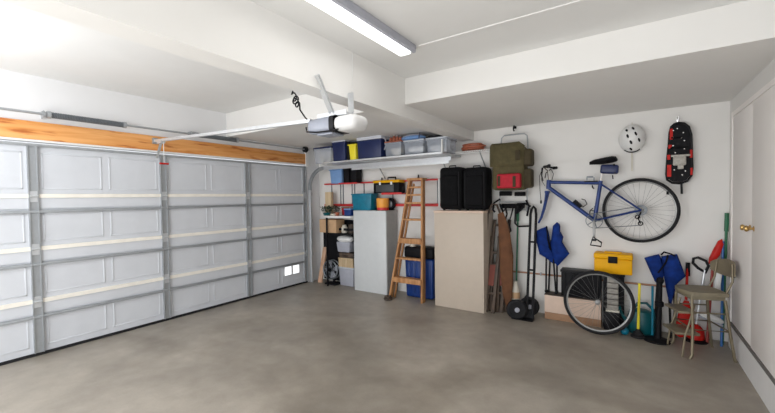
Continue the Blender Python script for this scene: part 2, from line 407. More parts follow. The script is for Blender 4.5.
# ---------------------------------------------------------------- garage door opener
YO = 2.15; zo = 2.115
t = thing('garage_door_opener', 'white and grey garage door opener hanging below the beam with a long rail', 'garage door opener', (-1.92, YO, 2.02))
link('housing', MB().box((-2.03, YO, zo), (.27, .2, .12), bev=.04, seg=3), M_silver, t)
o = link('light_cover', MB().box((-1.78, YO, zo - .005), (.22, .2, .115), bev=.05, seg=4), mat('opener_cover_plastic', (.66, .66, .66), .45), t); o['label'] = 'white rounded lamp cover'
link('seam_band', MB().box((-1.892, YO, zo), (.014, .205, .124), bev=.03, seg=3), M_blackm, t)
link('bottom_seam', MB().tube([(-2.17, YO - .09, zo), (-2.15, YO - .10, zo - .04), (-2.05, YO - .10, zo - .056), (-1.9, YO - .10, zo - .06), (-1.82, YO - .10, zo - .056)], .006, 6), M_blackm, t)
link('bottom_tray', MB().box((-1.99, YO, zo - .068), (.16, .14, .016), bev=.006), M_silver, t)
link('top_bracket', MB().box((-1.93, YO, zo + .068), (.30, .10, .016)).box((-1.93, YO - .05, zo + .08), (.30, .006, .03)), M_galv2, t)
rail0, rail1 = V((XL + .04, YO + .0, 2.29)), V((-2.2, YO, 2.185))
link('rail', MB().bar(rail0, rail1, .035, .03, (0, 1, 0)), M_galv2, t)
def strap(a, b):
    s = MB().bar(a, b, .045, .003, (.83, .56, 0)); a, b = V(a), V(b)
    s.bar(a + V((.018, -.004, 0)), b + V((.018, -.004, 0)), .003, .025, (.83, .56, 0))
    return link('perforated_strap', s, M_galv2, t)
strap((-1.93, YO - .04, zo + .08), (-1.885, 1.90, 2.43)); strap((-1.80, YO + .03, zo + .08), (-1.885, 2.28, 2.39))
link('header_bracket', MB().box((XL + .045, YO, 2.29), (.04, .06, .07)), M_galv, t)
link('door_arm', MB().bar((-4.78, YO, 2.26), (XL + .04, YO + .02, 2.08), .03, .005, (0, 1, 0)).box((-4.78, YO, 2.265), (.1, .05, .04)), M_galv2, t)
link('release_cord', MB().cyl((-4.72, YO, 2.25), (-4.72, YO, 2.0), .0035, n=6), M_whitep, t)
o = link('release_handle', MB().cyl((-4.72, YO - .05, 1.995), (-4.72, YO + .05, 1.995), .011, n=8), M_redp, t); o['label'] = 'red pull handle'
cord = [(-2.2, YO, zo + .05), (-2.25, YO - .02, zo + .1), (-2.3, YO - .03, zo + .17)]
for i in range(40): cord.append((-2.33 - .0009 * i + .028 * math.cos(i * .55), YO - .03 + .01 * math.sin(i * .3), zo + .21 + .0022 * i + .028 * math.sin(i * .55)))
cord += [(-2.38, YO - .03, zo + .34)]
link('power_cord', MB().tube(cord, .0065, 6), M_black, t)
tag(link('hanging_wire', MB().cyl((-1.893, 2.32, 2.40), (-1.893, 2.32, 2.734), .003, n=6), M_whitep), 'thin white wire running down the beam face above the opener', 'wire')

# ================================================================ the shelf over the track
ZH = 2.14; YF = 4.42
t = thing('wall_shelf', 'long white storage shelf high on the back wall loaded with bins', 'shelf', (-3.2, YB, 2.0))
link('shelf_board', MB().boxp((-4.25, YF + .0, ZH - .02), (-2.10, YB - .002, ZH)), M_galv2, t)
link('front_lip', MB().boxp((-4.25, YF - .008, ZH - .022), (-2.10, YF, ZH + .001)), M_galv2, t)
for x in (-3.45, -2.3):
    link('brace', MB().bar((x, YB - .008, 1.86), (x, YF + .38, ZH - .022), .018, .004, (1, 0, 0)), M_galv, t)
link('end_bracket', MB().boxp((-2.115, YF, ZH), (-2.10, YF + .03, ZH + .17)), M_whitep, t)

def bin_(name, label, px0, px1, pt, Y, dep, mb_, ml, z0=ZH, lidh=.022, content=None, cat='storage bin', taper=.92, px_z=None, z1=None, group=None):
    xm = (px0 + px1) / 2
    a, b = Wy(px0, pt, Y), Wy(px1, pt, Y)
    ztop = z1 or (a.z + b.z) / 2; x0, x1 = a.x, b.x
    if ml is None: lidh = 0
    h = ztop - z0 - lidh
    t = thing(name, label, cat, ((x0 + x1) / 2, Y + dep / 2, z0), group)
    body = MB()
    c = V(((x0 + x1) / 2, Y + dep / 2, z0 + h / 2 + .0005))
    if mb_ is M_clear:                      # open thin-walled tub
        for s_ in (0,):
            body.box(c, (x1 - x0 - .016, dep - .016, h - .001), taper=taper, bev=.008)
    else: body.box(c, (x1 - x0 - .012, dep - .012, h - .001), taper=taper, bev=.008)
    body.box(c + V((0, 0, h / 2 - .014)), (x1 - x0 - .004, dep - .004, .018), bev=.004)
    link('tub', body, mb_, t)
    if ml: link('lid', MB().box((c.x, c.y, ztop - lidh / 2), (x1 - x0, dep, lidh), bev=.007), ml, t)
    if content:
        k = MB(); rr = random.Random(int(px0))
        for i in range(9):
            k.ell((c.x + rr.uniform(-.25, .25) * (x1 - x0), c.y + rr.uniform(-.32, .2) * dep, z0 + h * rr.uniform(.22, .5)), (rr.uniform(.04, .07), rr.uniform(.03, .05), rr.uniform(.03, h * .25)), 8, 6)
        link('contents', k, content, t)
    return t, c, x0, x1, ztop

bin_('storage_bin', 'clear plastic bin with a navy lid at the left end of the high shelf', 313, 331, 147, YF + .06, .3, M_clear, M_navy, content=M_cream2)
t, c, x0, x1, zt = bin_('cooler', 'navy blue lidded cooler standing beside the narrow yellow bin', 331.5, 345, 140, YF + .04, .34, M_navy, M_lidg, lidh=.03, cat='cooler')
link('end_panel', MB().box((x1 + .035, c.y, ZH + (zt - ZH) * .45), (.055, .3, (zt - ZH) * .85), bev=.01), M_black, t)
t, c, x0, x1, zt = bin_('bin', 'narrow bright yellow plastic bin wedged between the two blue coolers', 348, 355.5, 144, YF + .03, .3, M_yel2, None, cat='storage bin', taper=.85)
link('rim', MB().box((c.x, c.y, zt - .01), (x1 - x0 + .02, .31, .016), bev=.004), M_yel2, t)
t, c, x0, x1, zt = bin_('cooler', 'large blue cooler with pale grey lid in the middle of the high shelf', 356.5, 381, 136, YF + .03, .36, M_navy, M_lidg, lidh=.055, cat='cooler', taper=.96)
o = link('side_handle', MB().tube([(x1 + .004, c.y - .1, zt - .05), (x1 + .03, c.y - .1, zt - .08), (x1 + .03, c.y - .1, zt - .16), (x1 + .004, c.y - .1, zt - .22)], .009, 6), M_greyp, t); o['label'] = 'grey carrying handle'
t = thing('tray', 'navy tray with a pale rim lying on the large blue cooler', 'tray', (c.x + .05, YF + .15, zt))
link('body', MB().box((c.x + .05, YF + .15, zt + .016), (.27, .2, .03), bev=.005), M_navy, t); link('rim', MB().box((c.x + .05, YF + .15, zt + .037), (.3, .23, .01), bev=.003), M_lidg, t)

t, c, x0, x1, zt = bin_('storage_bin', 'clear bin of cream things with rust-coloured bottles standing on it', 384, 401, 141, YF + .04, .3, M_clear, M_terra, lidh=.016, content=M_cream2)
# bottles on its lid
for i, (dx, h, r) in enumerate(((-.09, .085, .024), (-.035, .10, .026), (.02, .09, .024), (.075, .075, .024))):
    p = V((c.x + dx, YF + .14, zt + .0005)); b_ = thing('bottle', ('leftmost', 'tall white-capped', 'second from right', 'short rightmost')[i] + ' rust-brown bottle of the row on the bin of cream things', 'bottle', p, 'rust-brown bottles on the clear bin')
    link('body', MB().lathe([(r, 0), (r, h * .65), (r * .45, h * .8), (r * .4, h * .9)], p, (0, 0, 1), 12), M_terra, b_)
    link('cap', MB().cyl(p + V((0, 0, h * .9)), p + V((0, 0, h)), r * .5, n=10), M_greyp if i != 1 else M_whitep, b_)
t, c, x0, x1, zt = bin_('storage_bin', 'clear lidded bin under a blue bag near the middle of the shelf', 403, 423.5, 139.5, YF + .03, .34, M_clear, M_clearlid, content=M_whitep)
b_ = thing('duffel_bag', 'soft blue and grey bag lying on a clear bin on the high shelf', 'bag', (c.x, c.y + .04, zt))
p0, p1 = Wy(397, 128, YF + .08), Wy(422, 128, YF + .08)
link('bag_body', MB().ell(((p0.x + p1.x) / 2, YF + .2, zt + .046), ((p1.x - p0.x) / 2, .12, .044), 20, 10), M_lblue, b_)
link('bag_flap', MB().ell(((p0.x + p1.x) / 2 - .02, YF + .2, zt + .075), ((p1.x - p0.x) * .42, .09, .03), 16, 8), M_greyp, b_)
link('strap', MB().tube([(p1.x - .05, YF + .08, zt + .02), (p1.x - .04, YF + .07, zt + .06), (p1.x - .06, YF + .12, zt + .1)], .008, 6), M_navy, b_)
t, c, x0, x1, zt = bin_('storage_bin', 'clear grey bin with a black lid at the right end of the high shelf', 425.5, 447, 137, YF + .03, .34, M_clear, M_clearlid, content=M_whitep)
tray = tag(link('tray', MB().box((c.x - .05, YF + .15, zt + .012), (.26, .18, .022), bev=.006).box((c.x - .05, YF + .15, zt + .03), (.2, .13, .016), bev=.004), M_black), 'flat black tray lying on the rightmost clear bin', 'tray')

# short wire shelf with coiled hose
t = thing('wire_shelf', 'short white wire shelf holding the coiled red hose beneath the beam', 'shelf', (-1.95, YB, 2.1))
zw = 2.165; s = MB(); xa, xb = -2.08, -1.55
for i in range(17):
    x = xa + (xb - xa) * i / 16; s.cyl((x, YB - .005, zw), (x, YB - .3, zw), .003, n=5)
for y in (YB - .01, YB - .15, YB - .3): s.cyl((xa, y, zw - .005), (xb, y, zw - .005), .0045, n=6)
s.cyl((xa, YB - .3, zw - .03), (xb, YB - .3, zw - .03), .004, n=6)
for i in range(17):
    x = xa + (xb - xa) * i / 16; s.cyl((x, YB - .3, zw), (x, YB - .3, zw - .03), .003, n=5)
link('wire_deck', s, M_whitep, t)
link('brace', MB().bar((-1.72, YB - .004, 1.92), (-1.72, YB - .28, zw - .008), .014, .004, (1, 0, 0)), M_galv, t)
s = MB()
pts = []
for i in range(150):
    a = 2 * PI * i / 25; k = i // 25
    R = .13 + .012 * math.sin(i * .7) - .012 * (k % 2); pts.append((-1.85 + 1.15 * R * math.cos(a), YB - .16 + .9 * R * math.sin(a), zw + .018 + .0135 * i / 25 + .006 * math.sin(a * 1.5)))
s.tube(pts, .012, 7)
tag(link('garden_hose', s, M_terra), 'coiled rust-red garden hose lying on the short wire shelf', 'hose')

# ================================================================ red rack on the wall
YRK = 4.99
t = thing('tool_rack', 'red metal tool rack on the back wall with dark upright brackets', 'tool rack', (-3.3, YB, 1.35))
z1 = 1.795; z2 = 1.40; xl, xr = -4.78, -2.35
link('upper_rail', MB().boxp((xl, 4.965, z1), (xr, 4.975, z1 + .024)).boxp((xl, 4.975, z1), (xr, YB - .002, z1 + .006)), M_red, t)
link('lower_rail', MB().boxp((-4.78, 4.965, z2), (xr, 4.975, z2 + .04)).boxp((-4.78, 4.975, z2), (xr, YB - .002, z2 + .006)), M_red, t)
link('bin_ledge', MB().boxp((-4.27, 4.80, z1), (-3.86, 4.964, z1 + .008)).boxp((-4.27, 4.795, z1 - .01), (-3.86, 4.80, z1 + .014)), M_red, t)
for i, x in enumerate((-4.66, -4.44, -4.38, -4.17, -4.11, -3.9, -3.66, -3.61, -3.3, -2.98, -2.48)):
    link('upright', MB().boxp((x - .006, YB - .018, z2 + .01), (x + .006, YB - .002, z1)), M_strut, t)
def Yp(px, py, Y): return Wy(px, py, Y)
# light blue and black bins standing on the upper rail, under the track
zb = z1 + .009
t, c, x0, x1, zt = bin_('storage_bin', 'light blue plastic bin standing on the upper red rack rail', 329, 341.5, 166, 4.83, .18, M_lblue, None, z0=zb, z1=2.06, taper=.85)
link('rim', MB().box((c.x, c.y, zt - .01), (x1 - x0 + .015, .19, .018), bev=.004), M_lblue, t)
G = 'black bins side by side under the track'
for i, (a, b) in enumerate(((342.5, 348.5), (349.5, 356))):
    t, c, x0, x1, zt = bin_('storage_bin', ('black bin on the red rack, touching the light blue bin', 'black bin on the red rack, right of the other black bin')[i], a, b, 166, 4.83, .18, M_black, None, z0=zb, z1=2.06, taper=.94)
    link('rim', MB().box((c.x, c.y, zt - .01), (x1 - x0, .185, .016), bev=.004), M_black, t)
# black toolbox with yellow lid on a red ledge
zl = 1.612
tag(link('ledge', MB().boxp((-3.36, 4.80, zl - .02), (-2.98, YB - .002, zl)).boxp((-3.36, 4.795, zl - .022), (-2.98, 4.80, zl + .01)), M_red), 'red metal ledge carrying the black and yellow toolbox', 'shelf')
p0, p1 = Wy(373.5, 185, 4.82), Wy(399, 185, 4.82)
t = thing('toolbox', 'black toolbox with a yellow lid on the red ledge above the white cabinet', 'toolbox', ((p0.x + p1.x) / 2, 4.91, zl))
xc = (p0.x + p1.x) / 2; wd = p1.x - p0.x
link('body', MB().box((xc, 4.91, zl + .085), (wd, .19, .165), bev=.012), M_black, t)
link('front_panel', MB().box((xc - .02, 4.812, zl + .08), (wd * .7, .006, .12), bev=.002), mat('dark_grey_plastic', (.05, .055, .06), .5), t)
link('lid', MB().box((xc, 4.91, zl + .19), (wd + .02, .2, .045), bev=.015), M_yellow, t)
for dx in (-.11, .11): link('latch', MB().box((xc + dx, 4.808, zl + .16), (.035, .01, .05), bev=.003), M_whitep, t)
link('handle', MB().tube([(xc - .02, 4.91, zl + .212), (xc - .02, 4.91, zl + .255), (xc + .13, 4.91, zl + .255), (xc + .13, 4.91, zl + .212)], .012, 8).cyl((xc - .14, 4.91, zl + .212), (xc - .14, 4.91, zl + .26), .011), M_black, t)
# small black bottle and dark peg at rail
for px, lab in ((360, 'small dark bottle standing behind the teal crate'), (412, 'small black bottle on the upper red rail above the ladder')):
    z0 = z1 + .036 if px > 400 else z2 + .05
    pass
p = Wy(412, 177, 4.79); p.z = z1 + .036
b_ = thing('spray_bottle', 'small black bottle standing on the upper red rail above the ladder', 'bottle', (p.x, 4.99, z1 + .0065))
link('body', MB().lathe([(.02, 0), (.022, .04), (.012, .06), (.01, .07)], (p.x, 4.99, z1 + .0065), (0, 0, 1), 12), M_black, b_)
link('cap', MB().cyl((p.x, 4.99, z1 + .07), (p.x, 4.99, z1 + .10), .012, n=10), M_black, b_)
# white pole on the wall right of the ladder
tag(link('pole', MB().cyl((-2.41, 4.945, z2 - .02), (-2.41, 4.945, z1 + .03), .014, n=10).cyl((-2.41, 4.945, z1 + .03), (-2.41, 4.945, z1 + .05), .02, n=10), M_whitep), 'short white pole standing against the red rack right of the ladder', 'pole')

# ================================================================ cabinets
YCb = 4.70; zc = 1.335
xa, xb = Wy(354, 250, YCb).x, Wy(386.3, 250, YCb).x
t = thing('storage_cabinet', 'tall plain white metal cabinet with a shade-toned side left of the ladder', 'cabinet', ((xa + xb) / 2, 4.87, 0))
link('body', MB().boxp((xa, YCb + .02, 0), (xb - .004, YB - .03, zc), bev=.004), M_cab, t)
link('front_panel', MB().boxp((xa, YCb, .004), (xb, YCb + .0195, zc), bev=.003), M_cab, t)
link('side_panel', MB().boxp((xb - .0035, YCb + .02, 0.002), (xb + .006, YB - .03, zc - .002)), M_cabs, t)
XA1, XB1 = xa, xb
xa, xb = Wy(435, 260, 4.62).x, Wy(484, 260, 4.62).x
zc2 = 1.35
t = thing('storage_cabinet', 'tall plain beige cabinet with two black cases on top', 'cabinet', ((xa + xb) / 2, 4.8, 0))
link('body', MB().boxp((xa, 4.64, 0), (xb, YB - .05, zc2 - .03), bev=.004), M_beige, t)
link('front_panel', MB().boxp((xa, 4.61, .004), (xb, 4.639, zc2 - .03), bev=.004), M_beige, t)
o = link('top_board', MB().boxp((xa - .005, 4.60, zc2 - .029), (xb + .005, YB - .05, zc2), bev=.004), M_cardl, t); o['label'] = 'pale wooden top edge'
XA2, XB2 = xa, xb

# two black cases on the beige cabinet
def suitcase(label, px0, px1, pt, Y, dep):
    a, b = Wy(px0, 190, Y), Wy(px1, 190, Y); zt = Wy((px0 + px1) / 2, pt, Y).z; z0 = zc2
    xc, wd, h = (a.x + b.x) / 2, b.x - a.x, zt - z0
    t = thing('suitcase', label, 'suitcase', (xc, Y + dep / 2, z0), None)
    link('shell', MB().box((xc, Y + dep / 2, z0 + h / 2 + .008), (wd, dep, h - .016), bev=.05, seg=4), M_bfab, t)
    link('front_pocket', MB().box((xc, Y - .004, z0 + h * .46), (wd * .74, .05, h * .7), bev=.022, seg=3), M_bfab, t)
    z = MB()
    for s_ in (-1, 1): z.tube([(xc + s_ * wd * .40, Y + .0, z0 + .06), (xc + s_ * wd * .40, Y - .003, z0 + h * .5), (xc + s_ * wd * .39, Y + .0, z0 + h - .07)], .005, 5)
    link('zipper', z, M_blackm, t)
    link('handle', MB().tube([(xc - .05, Y + dep * .4, z0 + h - .01), (xc - .045, Y + dep * .4, z0 + h + .022), (xc + .045, Y + dep * .4, z0 + h + .022), (xc + .05, Y + dep * .4, z0 + h - .01)], .009, 6), M_black, t)
    for s_ in (-1, 1): link('foot', MB().cyl((xc + s_ * wd * .35, Y + .06, z0), (xc + s_ * wd * .35, Y + .06, z0 + .03), .018, n=10), M_rubber, t)
suitcase('black soft case on the beige cabinet, the left one with a top handle', 439, 461, 167, 4.65, .26)
suitcase('black soft case on the beige cabinet, the right one beside the backpack', 462.5, 486.5, 167, 4.68, .26)

# things on top of the white cabinet
p0, p1 = Wy(351.5, 200, 4.74), Wy(371, 200, 4.74)
zt = Wy(360, 193.5, 4.74).z
t = thing('crate', 'teal plastic crate on top of the white cabinet at its left edge', 'crate', ((p0.x + p1.x) / 2, 4.84, zc))
xcc = (XA1 + (p1.x)) / 2
link('body', MB().box(((p0.x + p1.x) / 2, 4.84, (zc + zt) / 2), (p1.x - p0.x, .19, zt - zc - .002), bev=.012, taper=.9), M_teal, t)
link('rim', MB().box(((p0.x + p1.x) / 2, 4.84, zt - .012), (p1.x - p0.x + .02, .205, .022), bev=.006), M_teal, t)
p0, p1 = Wy(374, 200, 4.74), Wy(384.5, 200, 4.74)
t = thing('plastic_tub', 'orange-yellow tub on the white cabinet below the black toolbox', 'tub', ((p0.x + p1.x) / 2, 4.84, zc))
hh = (p1.x - p0.x) / 2
link('body', MB().lathe([(hh * .9, .05), (hh, .07), (hh, .19), (hh * .92, .2)], ((p0.x + p1.x) / 2, 4.84, zc), (0, 0, 1), 20), M_orange, t)
link('base', MB().lathe([(hh * .8, 0), (hh * .95, .01), (hh * .9, .05)], ((p0.x + p1.x) / 2, 4.84, zc), (0, 0, 1), 20), M_red, t)
p0, p1 = Wy(386.5, 200, 4.78), Wy(397, 200, 4.78)
rr = (p1.x - p0.x) / 2; xc = XB1 - .07
t = thing('work_light', 'round black lamp head at the right edge of the white cabinet top', 'work light', (xc, 4.82, zc))
link('lamp_head', MB().lathe([(.03, .09), (rr * .8, .06), (rr, .02), (rr, -.02), (rr * .9, -.03), (rr * .85, -.02), (.01, -.015)], (xc, 4.93, zc + rr + .005), (0, 1, 0), 24), M_black, t)
link('lens', MB().lathe([(rr * .6, 0), (rr * .55, -.008), (.005, -.014)], (xc, 4.912, zc + rr + .005), (0, 1, 0), 20), M_strut, t)
link('foot', MB().box((xc, 4.95, zc + .008), (.1, .08, .014), bev=.004), M_black, t)

# ================================================================ workbench at the left end and what is on and under it
zb_ = 1.24; xl, xr = -4.47, XA1 - .02
t = thing('workbench', 'narrow wall bench with a pale edge left of the white cabinet', 'workbench', ((xl + xr) / 2, 4.85, 0))
link('worktop', MB().boxp((xl, 4.66, zb_ - .035), (xr, YB - .03, zb_), bev=.003), M_white, t)
link('apron', MB().boxp((xl + .02, 4.80, zb_ - .26), (xr - .01, 4.83, zb_ - .22)), M_black, t)
link('lower_shelf', MB().boxp((xl + .02, 4.70, .91), (xr - .01, YB - .03, .935)), M_black, t)
for (x, y) in ((xl + .014, 4.675), (xr - .03, 4.9)):
    link('leg', MB().boxp((x - .012, y - .012, 0), (x + .012, y + .012, zb_ - .035)), M_black, t)
link('back_panel', MB().boxp((-4.88, YB - .028, .02), (xr - .01, YB - .01, 1.15)), M_black, t)
def P(px, py, Y): return Wy(px, py, Y)
Yb = 4.75
a, b = P(322, 203, Yb), P(327.5, 192, Yb)
tag(link('wood_block', MB().boxp((a.x, 4.83, zb_), (b.x, 4.9, b.z), bev=.004), M_lwood), 'upright light wooden block at the left end of the bench', 'wood block')
# potted dark leafy plants
def plant(px, w_, h_, label, n, seed, base_m):
    r = random.Random(seed); c = P(px, 214, Yb); c.z = zb_
    t = thing('potted_plant', label, 'plant', c)
    link('pot', MB().lathe([(w_ * .28, 0), (w_ * .38, h_ * .35), (w_ * .42, h_ * .36), (w_ * .36, h_ * .34)], c, (0, 0, 1), 14), base_m, t)
    s = MB()
    for i in range(n):
        q = c + V((r.uniform(-w_, w_) * .5, r.uniform(-.06, .06), h_ * r.uniform(.4, 1)))
        d = V((r.uniform(-1, 1), r.uniform(-1, .2), r.uniform(-.4, 1))).normalized(); u, v_ = frame_of(d); L = r.uniform(.025, .05)
        f = [q, q + d * L * .5 + u * L * .3, q + d * L, q + d * L * .5 - u * L * .3]
        s.prism(f, v_ * .002)
    link('foliage', s, M_leaf, t)
plant(327, .2, .15, 'dark green bushy plant in a dark pot on the left of the bench', 160, 1, M_tealg)
plant(337, .13, .17, 'brown-green leafy plant in a clay pot at the middle of the bench', 80, 5, M_terra)
a, b = P(330, 213, 4.7), P(336, 209, 4.7)
tag(link('dish', MB().lathe([(.03, 0), (.06, .03), (.062, .035), (.055, .03), (.028, .006)], ((a.x + b.x) / 2, 4.71, zb_)), M_cream2), 'small shallow cream dish at the front edge of the bench', 'dish')
t, c, x0, x1, zt = bin_('box', 'small blue lidded box on the bench beside the teal crate', 343.5, 350.5, 208.5, 4.72, .16, M_blue, M_lblue, z0=zb_, cat='box', taper=1)
t2, c2, x0, x1, zt = bin_('box', 'small red box on the bench behind the blue lidded box', 341, 350, 201.5, 4.9, .1, M_red, None, z0=zb_, cat='box', taper=1, z1=zb_ + .13)
link('lid', MB().box((c2.x, c2.y, zt + .006), (x1 - x0, .1, .012)), M_cardd, t2)
# on the lower black shelf
a, b = P(319.5, 227, 4.73), P(336, 219, 4.73)
t = thing('cardboard_box', 'brown cardboard box on the black shelf under the bench', 'box', ((a.x + b.x) / 2, 4.84, 1.0))
t.location = ((a.x + b.x) / 2, 4.84, .936); t['_b'] = list(t.location)
link('carton', MB().boxp((a.x, 4.73, .936), (b.x, 4.95, 1.165), bev=.003), M_card, t); link('flap', MB().boxp((a.x, 4.735, 1.166), (b.x, 4.945, 1.171)), M_cardd, t)
k = MB(); r = random.Random(3)
a = P(343, 222, 4.78)
k.ell((a.x, 4.83, .936 + .07), (.06, .06, .07), 14, 10)
tag(link('jar', MB().lathe([(.045, 0), (.055, .02), (.055, .09), (.035, .12), (.04, .14)], (a.x - .03, 4.85, .936)), M_cream2), 'cream jar beside the cardboard box under the bench', 'jar')
a = P(349, 222, 4.78)
tag(link('can', MB().lathe([(.06, 0), (.06, .15), (.055, .155)], (a.x - .01, 4.86, .936)), M_dwood), 'dark round tin at the right end of the black shelf', 'can')
k.bm.free()
# on the floor: plank, fan, bins, basket
a, b = P(317, 281, 4.8), P(320, 246, 4.92)
tag(link('plank', MB().bar((-4.77, 4.80, .0), (-4.83, 5.02, .62), .09, .03, (1, 0, 0)), M_plank), 'short bare wooden plank leaning in the corner by the door track', 'plank')
a = P(331, 268, 4.78); a.z = .27
t = thing('floor_fan', 'round black floor fan standing under the bench', 'fan', (a.x, 4.82, 0))
link('guard', MB().circ((a.x, 4.76, .27), (1, 0, 0), (0, 0, 1), .165, .012, 36, 6).circ((a.x, 4.84, .27), (1, 0, 0), (0, 0, 1), .165, .01, 36, 6).circ((a.x, 4.755, .27), (1, 0, 0), (0, 0, 1), .11, .004, 30, 5).circ((a.x, 4.755, .27), (1, 0, 0), (0, 0, 1), .06, .004, 24, 5), M_strut, t)
k = MB()
for i in range(16):
    q = 2 * PI * i / 16; k.cyl((a.x + .03 * math.cos(q), 4.75, .27 + .03 * math.sin(q)), (a.x + .165 * math.cos(q), 4.76, .27 + .165 * math.sin(q)), .003, n=5)
link('grille', k, M_strut, t)
k = MB()
for i in range(4):
    q = 2 * PI * i / 4 + .3; u = V((math.cos(q), 0, math.sin(q))); v_ = V((-math.sin(q), .4, math.cos(q)))
    c = V((a.x, 4.80, .27)); k.prism([c + u * .03 - v_ * .02, c + u * .14 - v_ * .06, c + u * .145 + v_ * .05, c + u * .03 + v_ * .02], (0, .004, 0))
link('blades', k, M_greyp, t)
link('backplate', MB().cyl((a.x, 4.845, .27), (a.x, 4.855, .27), .155, n=30), M_black, t)
link('motor', MB().cyl((a.x, 4.745, .27), (a.x, 4.90, .27), .035, .045), M_black, t)
link('base', MB().box((a.x, 4.83, .015), (.26, .18, .03), bev=.008).bar((a.x, 4.86, .03), (a.x, 4.86, .27), .04, .03, (1, 0, 0)), M_black, t)
BY = 4.82
t, c, x0, x1, zt = bin_('storage_bin', 'grey translucent lidded bin on the floor against the white cabinet', 338, 353.5, 267, BY, .2, M_greyp, M_clearlid, z0=0, z1=.335, taper=.85, lidh=.03)
a, b = x0 + .03, x1 - .01
zt0 = .336
t = thing('basket', 'tan wicker basket on top of the grey floor bin', 'basket', ((a + b) / 2, 4.92, zt0))
s = MB()
for i in range(7):
    z = zt0 + .01 + i * .02
    s.tube([(a, BY, z), (b, BY, z), (b, BY + .18, z), (a, BY + .18, z)], .009, 6, loop=True)
for i in range(9):
    x = a + (b - a) * i / 8; s.cyl((x, BY - .004, zt0), (x, BY - .004, zt0 + .15), .007, n=6)
for i in range(1, 5):
    y = BY + .18 * i / 4; s.cyl((b + .004, y, zt0), (b + .004, y, zt0 + .15), .007, n=6); s.cyl((a - .004, y, zt0), (a - .004, y, zt0 + .15), .007, n=6)
s.boxp((a, BY, zt0), (b, BY + .18, zt0 + .006))
link('weave', s, M_lwood, t)
link('rim', MB().tube([(a - .005, BY - .005, zt0 + .15), (b + .005, BY - .005, zt0 + .15), (b + .005, BY + .185, zt0 + .15), (a - .005, BY + .185, zt0 + .15)], .012, 6, loop=True), M_lwood, t)
t = thing('case', 'dark brown flat case resting on the wicker basket', 'case', ((a + b) / 2, BY + .09, zt0 + .163))
link('body', MB().boxp((a, BY, zt0 + .163), (b, BY + .18, zt0 + .25), bev=.012), M_dwood, t)
link('handle', MB().tube([((a + b) / 2 - .04, BY, zt0 + .2), ((a + b) / 2 - .035, BY - .02, zt0 + .2), ((a + b) / 2 + .035, BY - .02, zt0 + .2), ((a + b) / 2 + .04, BY, zt0 + .2)], .006, 6), M_black, t)
q = P(337, 268, 4.9)
tag(link('vase', MB().lathe([(.04, 0), (.05, .02), (.085, .12), (.09, .2), (.06, .28), (.07, .33), (.06, .33), (.05, .28)], (x0 + .03, 4.97, .336), (0, 0, 1), 22, 1, .7), M_cream2), 'pale cream vase standing behind the wicker basket', 'vase')
zz = zt0 + .251
t = thing('plastic_tub', 'pale grey plastic tub with a white crumpled cover under the bench', 'tub', ((a + b) / 2 - .02, BY + .1, zz))
link('tub', MB().box(((a + b) / 2 - .07, BY + .09, zz + .095), (.32, .17, .185), bev=.02, taper=.85), M_greyp, t)
link('cover', MB().ell(((a + b) / 2 - .07, BY + .08, zz + .235), (.185, .1, .07), 18, 10), M_whitep, t)

# ================================================================ ladder and blue bin
f0, f1 = Wz(391, 298, 0), Wz(423, 303, 0)
t = thing('step_ladder', 'folded varnished wooden step ladder leaning between the two cabinets', 'ladder', ((f0.x + f1.x) / 2, 4.65, 0))
BL, BR = V((f0.x + .0, 4.60, .0)), V((f1.x, 4.63, 0))
YTp = 4.74
TL, TR = Wy(410.5, 180, YTp), Wy(423, 180, YTp)
TL.z = TR.z = (TL.z + TR.z) / 2
for a, b in ((BL, TL), (BR, TR)):
    link('side_rail', MB().bar(a, b, .03, .085, (1, 0, 0), .003), M_ladder, t)
for a, b in ((BL, TL), (BR, TR)):
    q = V((.02 if a is BL else -.02, .085, 0))
    link('rear_rail', MB().bar(a + q + V((0, 0, .0)), b + q * V((1, .75, 1)) - V((0, 0, .05)), .028, .03, (1, 0, 0), .003), M_ladder, t)
for pz in (288.5, 281,):
    pass
zs_ = []
for pyp, kind in ((281, 'b'), (259, 's'), (241, 'b'), (219.5, 's'), (203, 's'), (195, 's'), (187.5, 's')):
    # height read on the ladder's leaning plane
    z = 1
    for _ in range(20):
        k = z / TL.z; Yk = 4.61 + (YTp - 4.61) * k; z = Wy(412, pyp, Yk).z
    k = z / TL.z; A = BL.lerp(TL, k); B = BR.lerp(TR, k)
    if kind == 'b' : link('step', MB().box(((A + B) / 2 + V((0, -.04, 0))), ((B - A).length, .03, .075), bev=.003).box(((A + B) / 2 + V((0, 0, .03))), ((B - A).length, .09, .018)), M_ladder, t)
    else: link('step', MB().box(((A + B) / 2), ((B - A).length, .10, .028), bev=.003), M_ladder, t)
link('top_cap', MB().box(((TL + TR) / 2 + V((0, 0, .01))), ((TR - TL).length + .06, .14, .035), bev=.004), M_ladder, t)
# blue bin behind
a, b = Wy(404.5, 290, 4.78), Wy(433, 290, 4.78)
t = thing('recycling_bin', 'tall blue bin with a black lid standing behind the wooden ladder', 'bin', ((a.x + b.x) / 2, 4.88, 0))
s = MB(); xc = (a.x + b.x) / 2; wd = b.x - a.x
s.box((xc, 4.885, .31), (wd, .19, .60), bev=.03, seg=3, taper=.93)
for i in range(5): s.box((xc - wd * .36 + i * wd * .18, 4.79, .31), (wd * .1, .012, .46), bev=.005)
link('body', s, M_blue, t)
link('lid', MB().box((xc, 4.885, .70), (wd + .015, .21, .175), bev=.035, seg=3), M_black, t)
link('handle', MB().tube([(xc - .06, 4.79, .58), (xc - .05, 4.765, .60), (xc + .05, 4.765, .60), (xc + .06, 4.79, .58)], .011, 7), M_whitep, t)
for s_ in (-1, 1): link('wheel', MB().cyl((xc + s_ * wd * .4 - .015, 4.96, .03), (xc + s_ * wd * .4 + .015, 4.96, .03), .03), M_rubber, t)
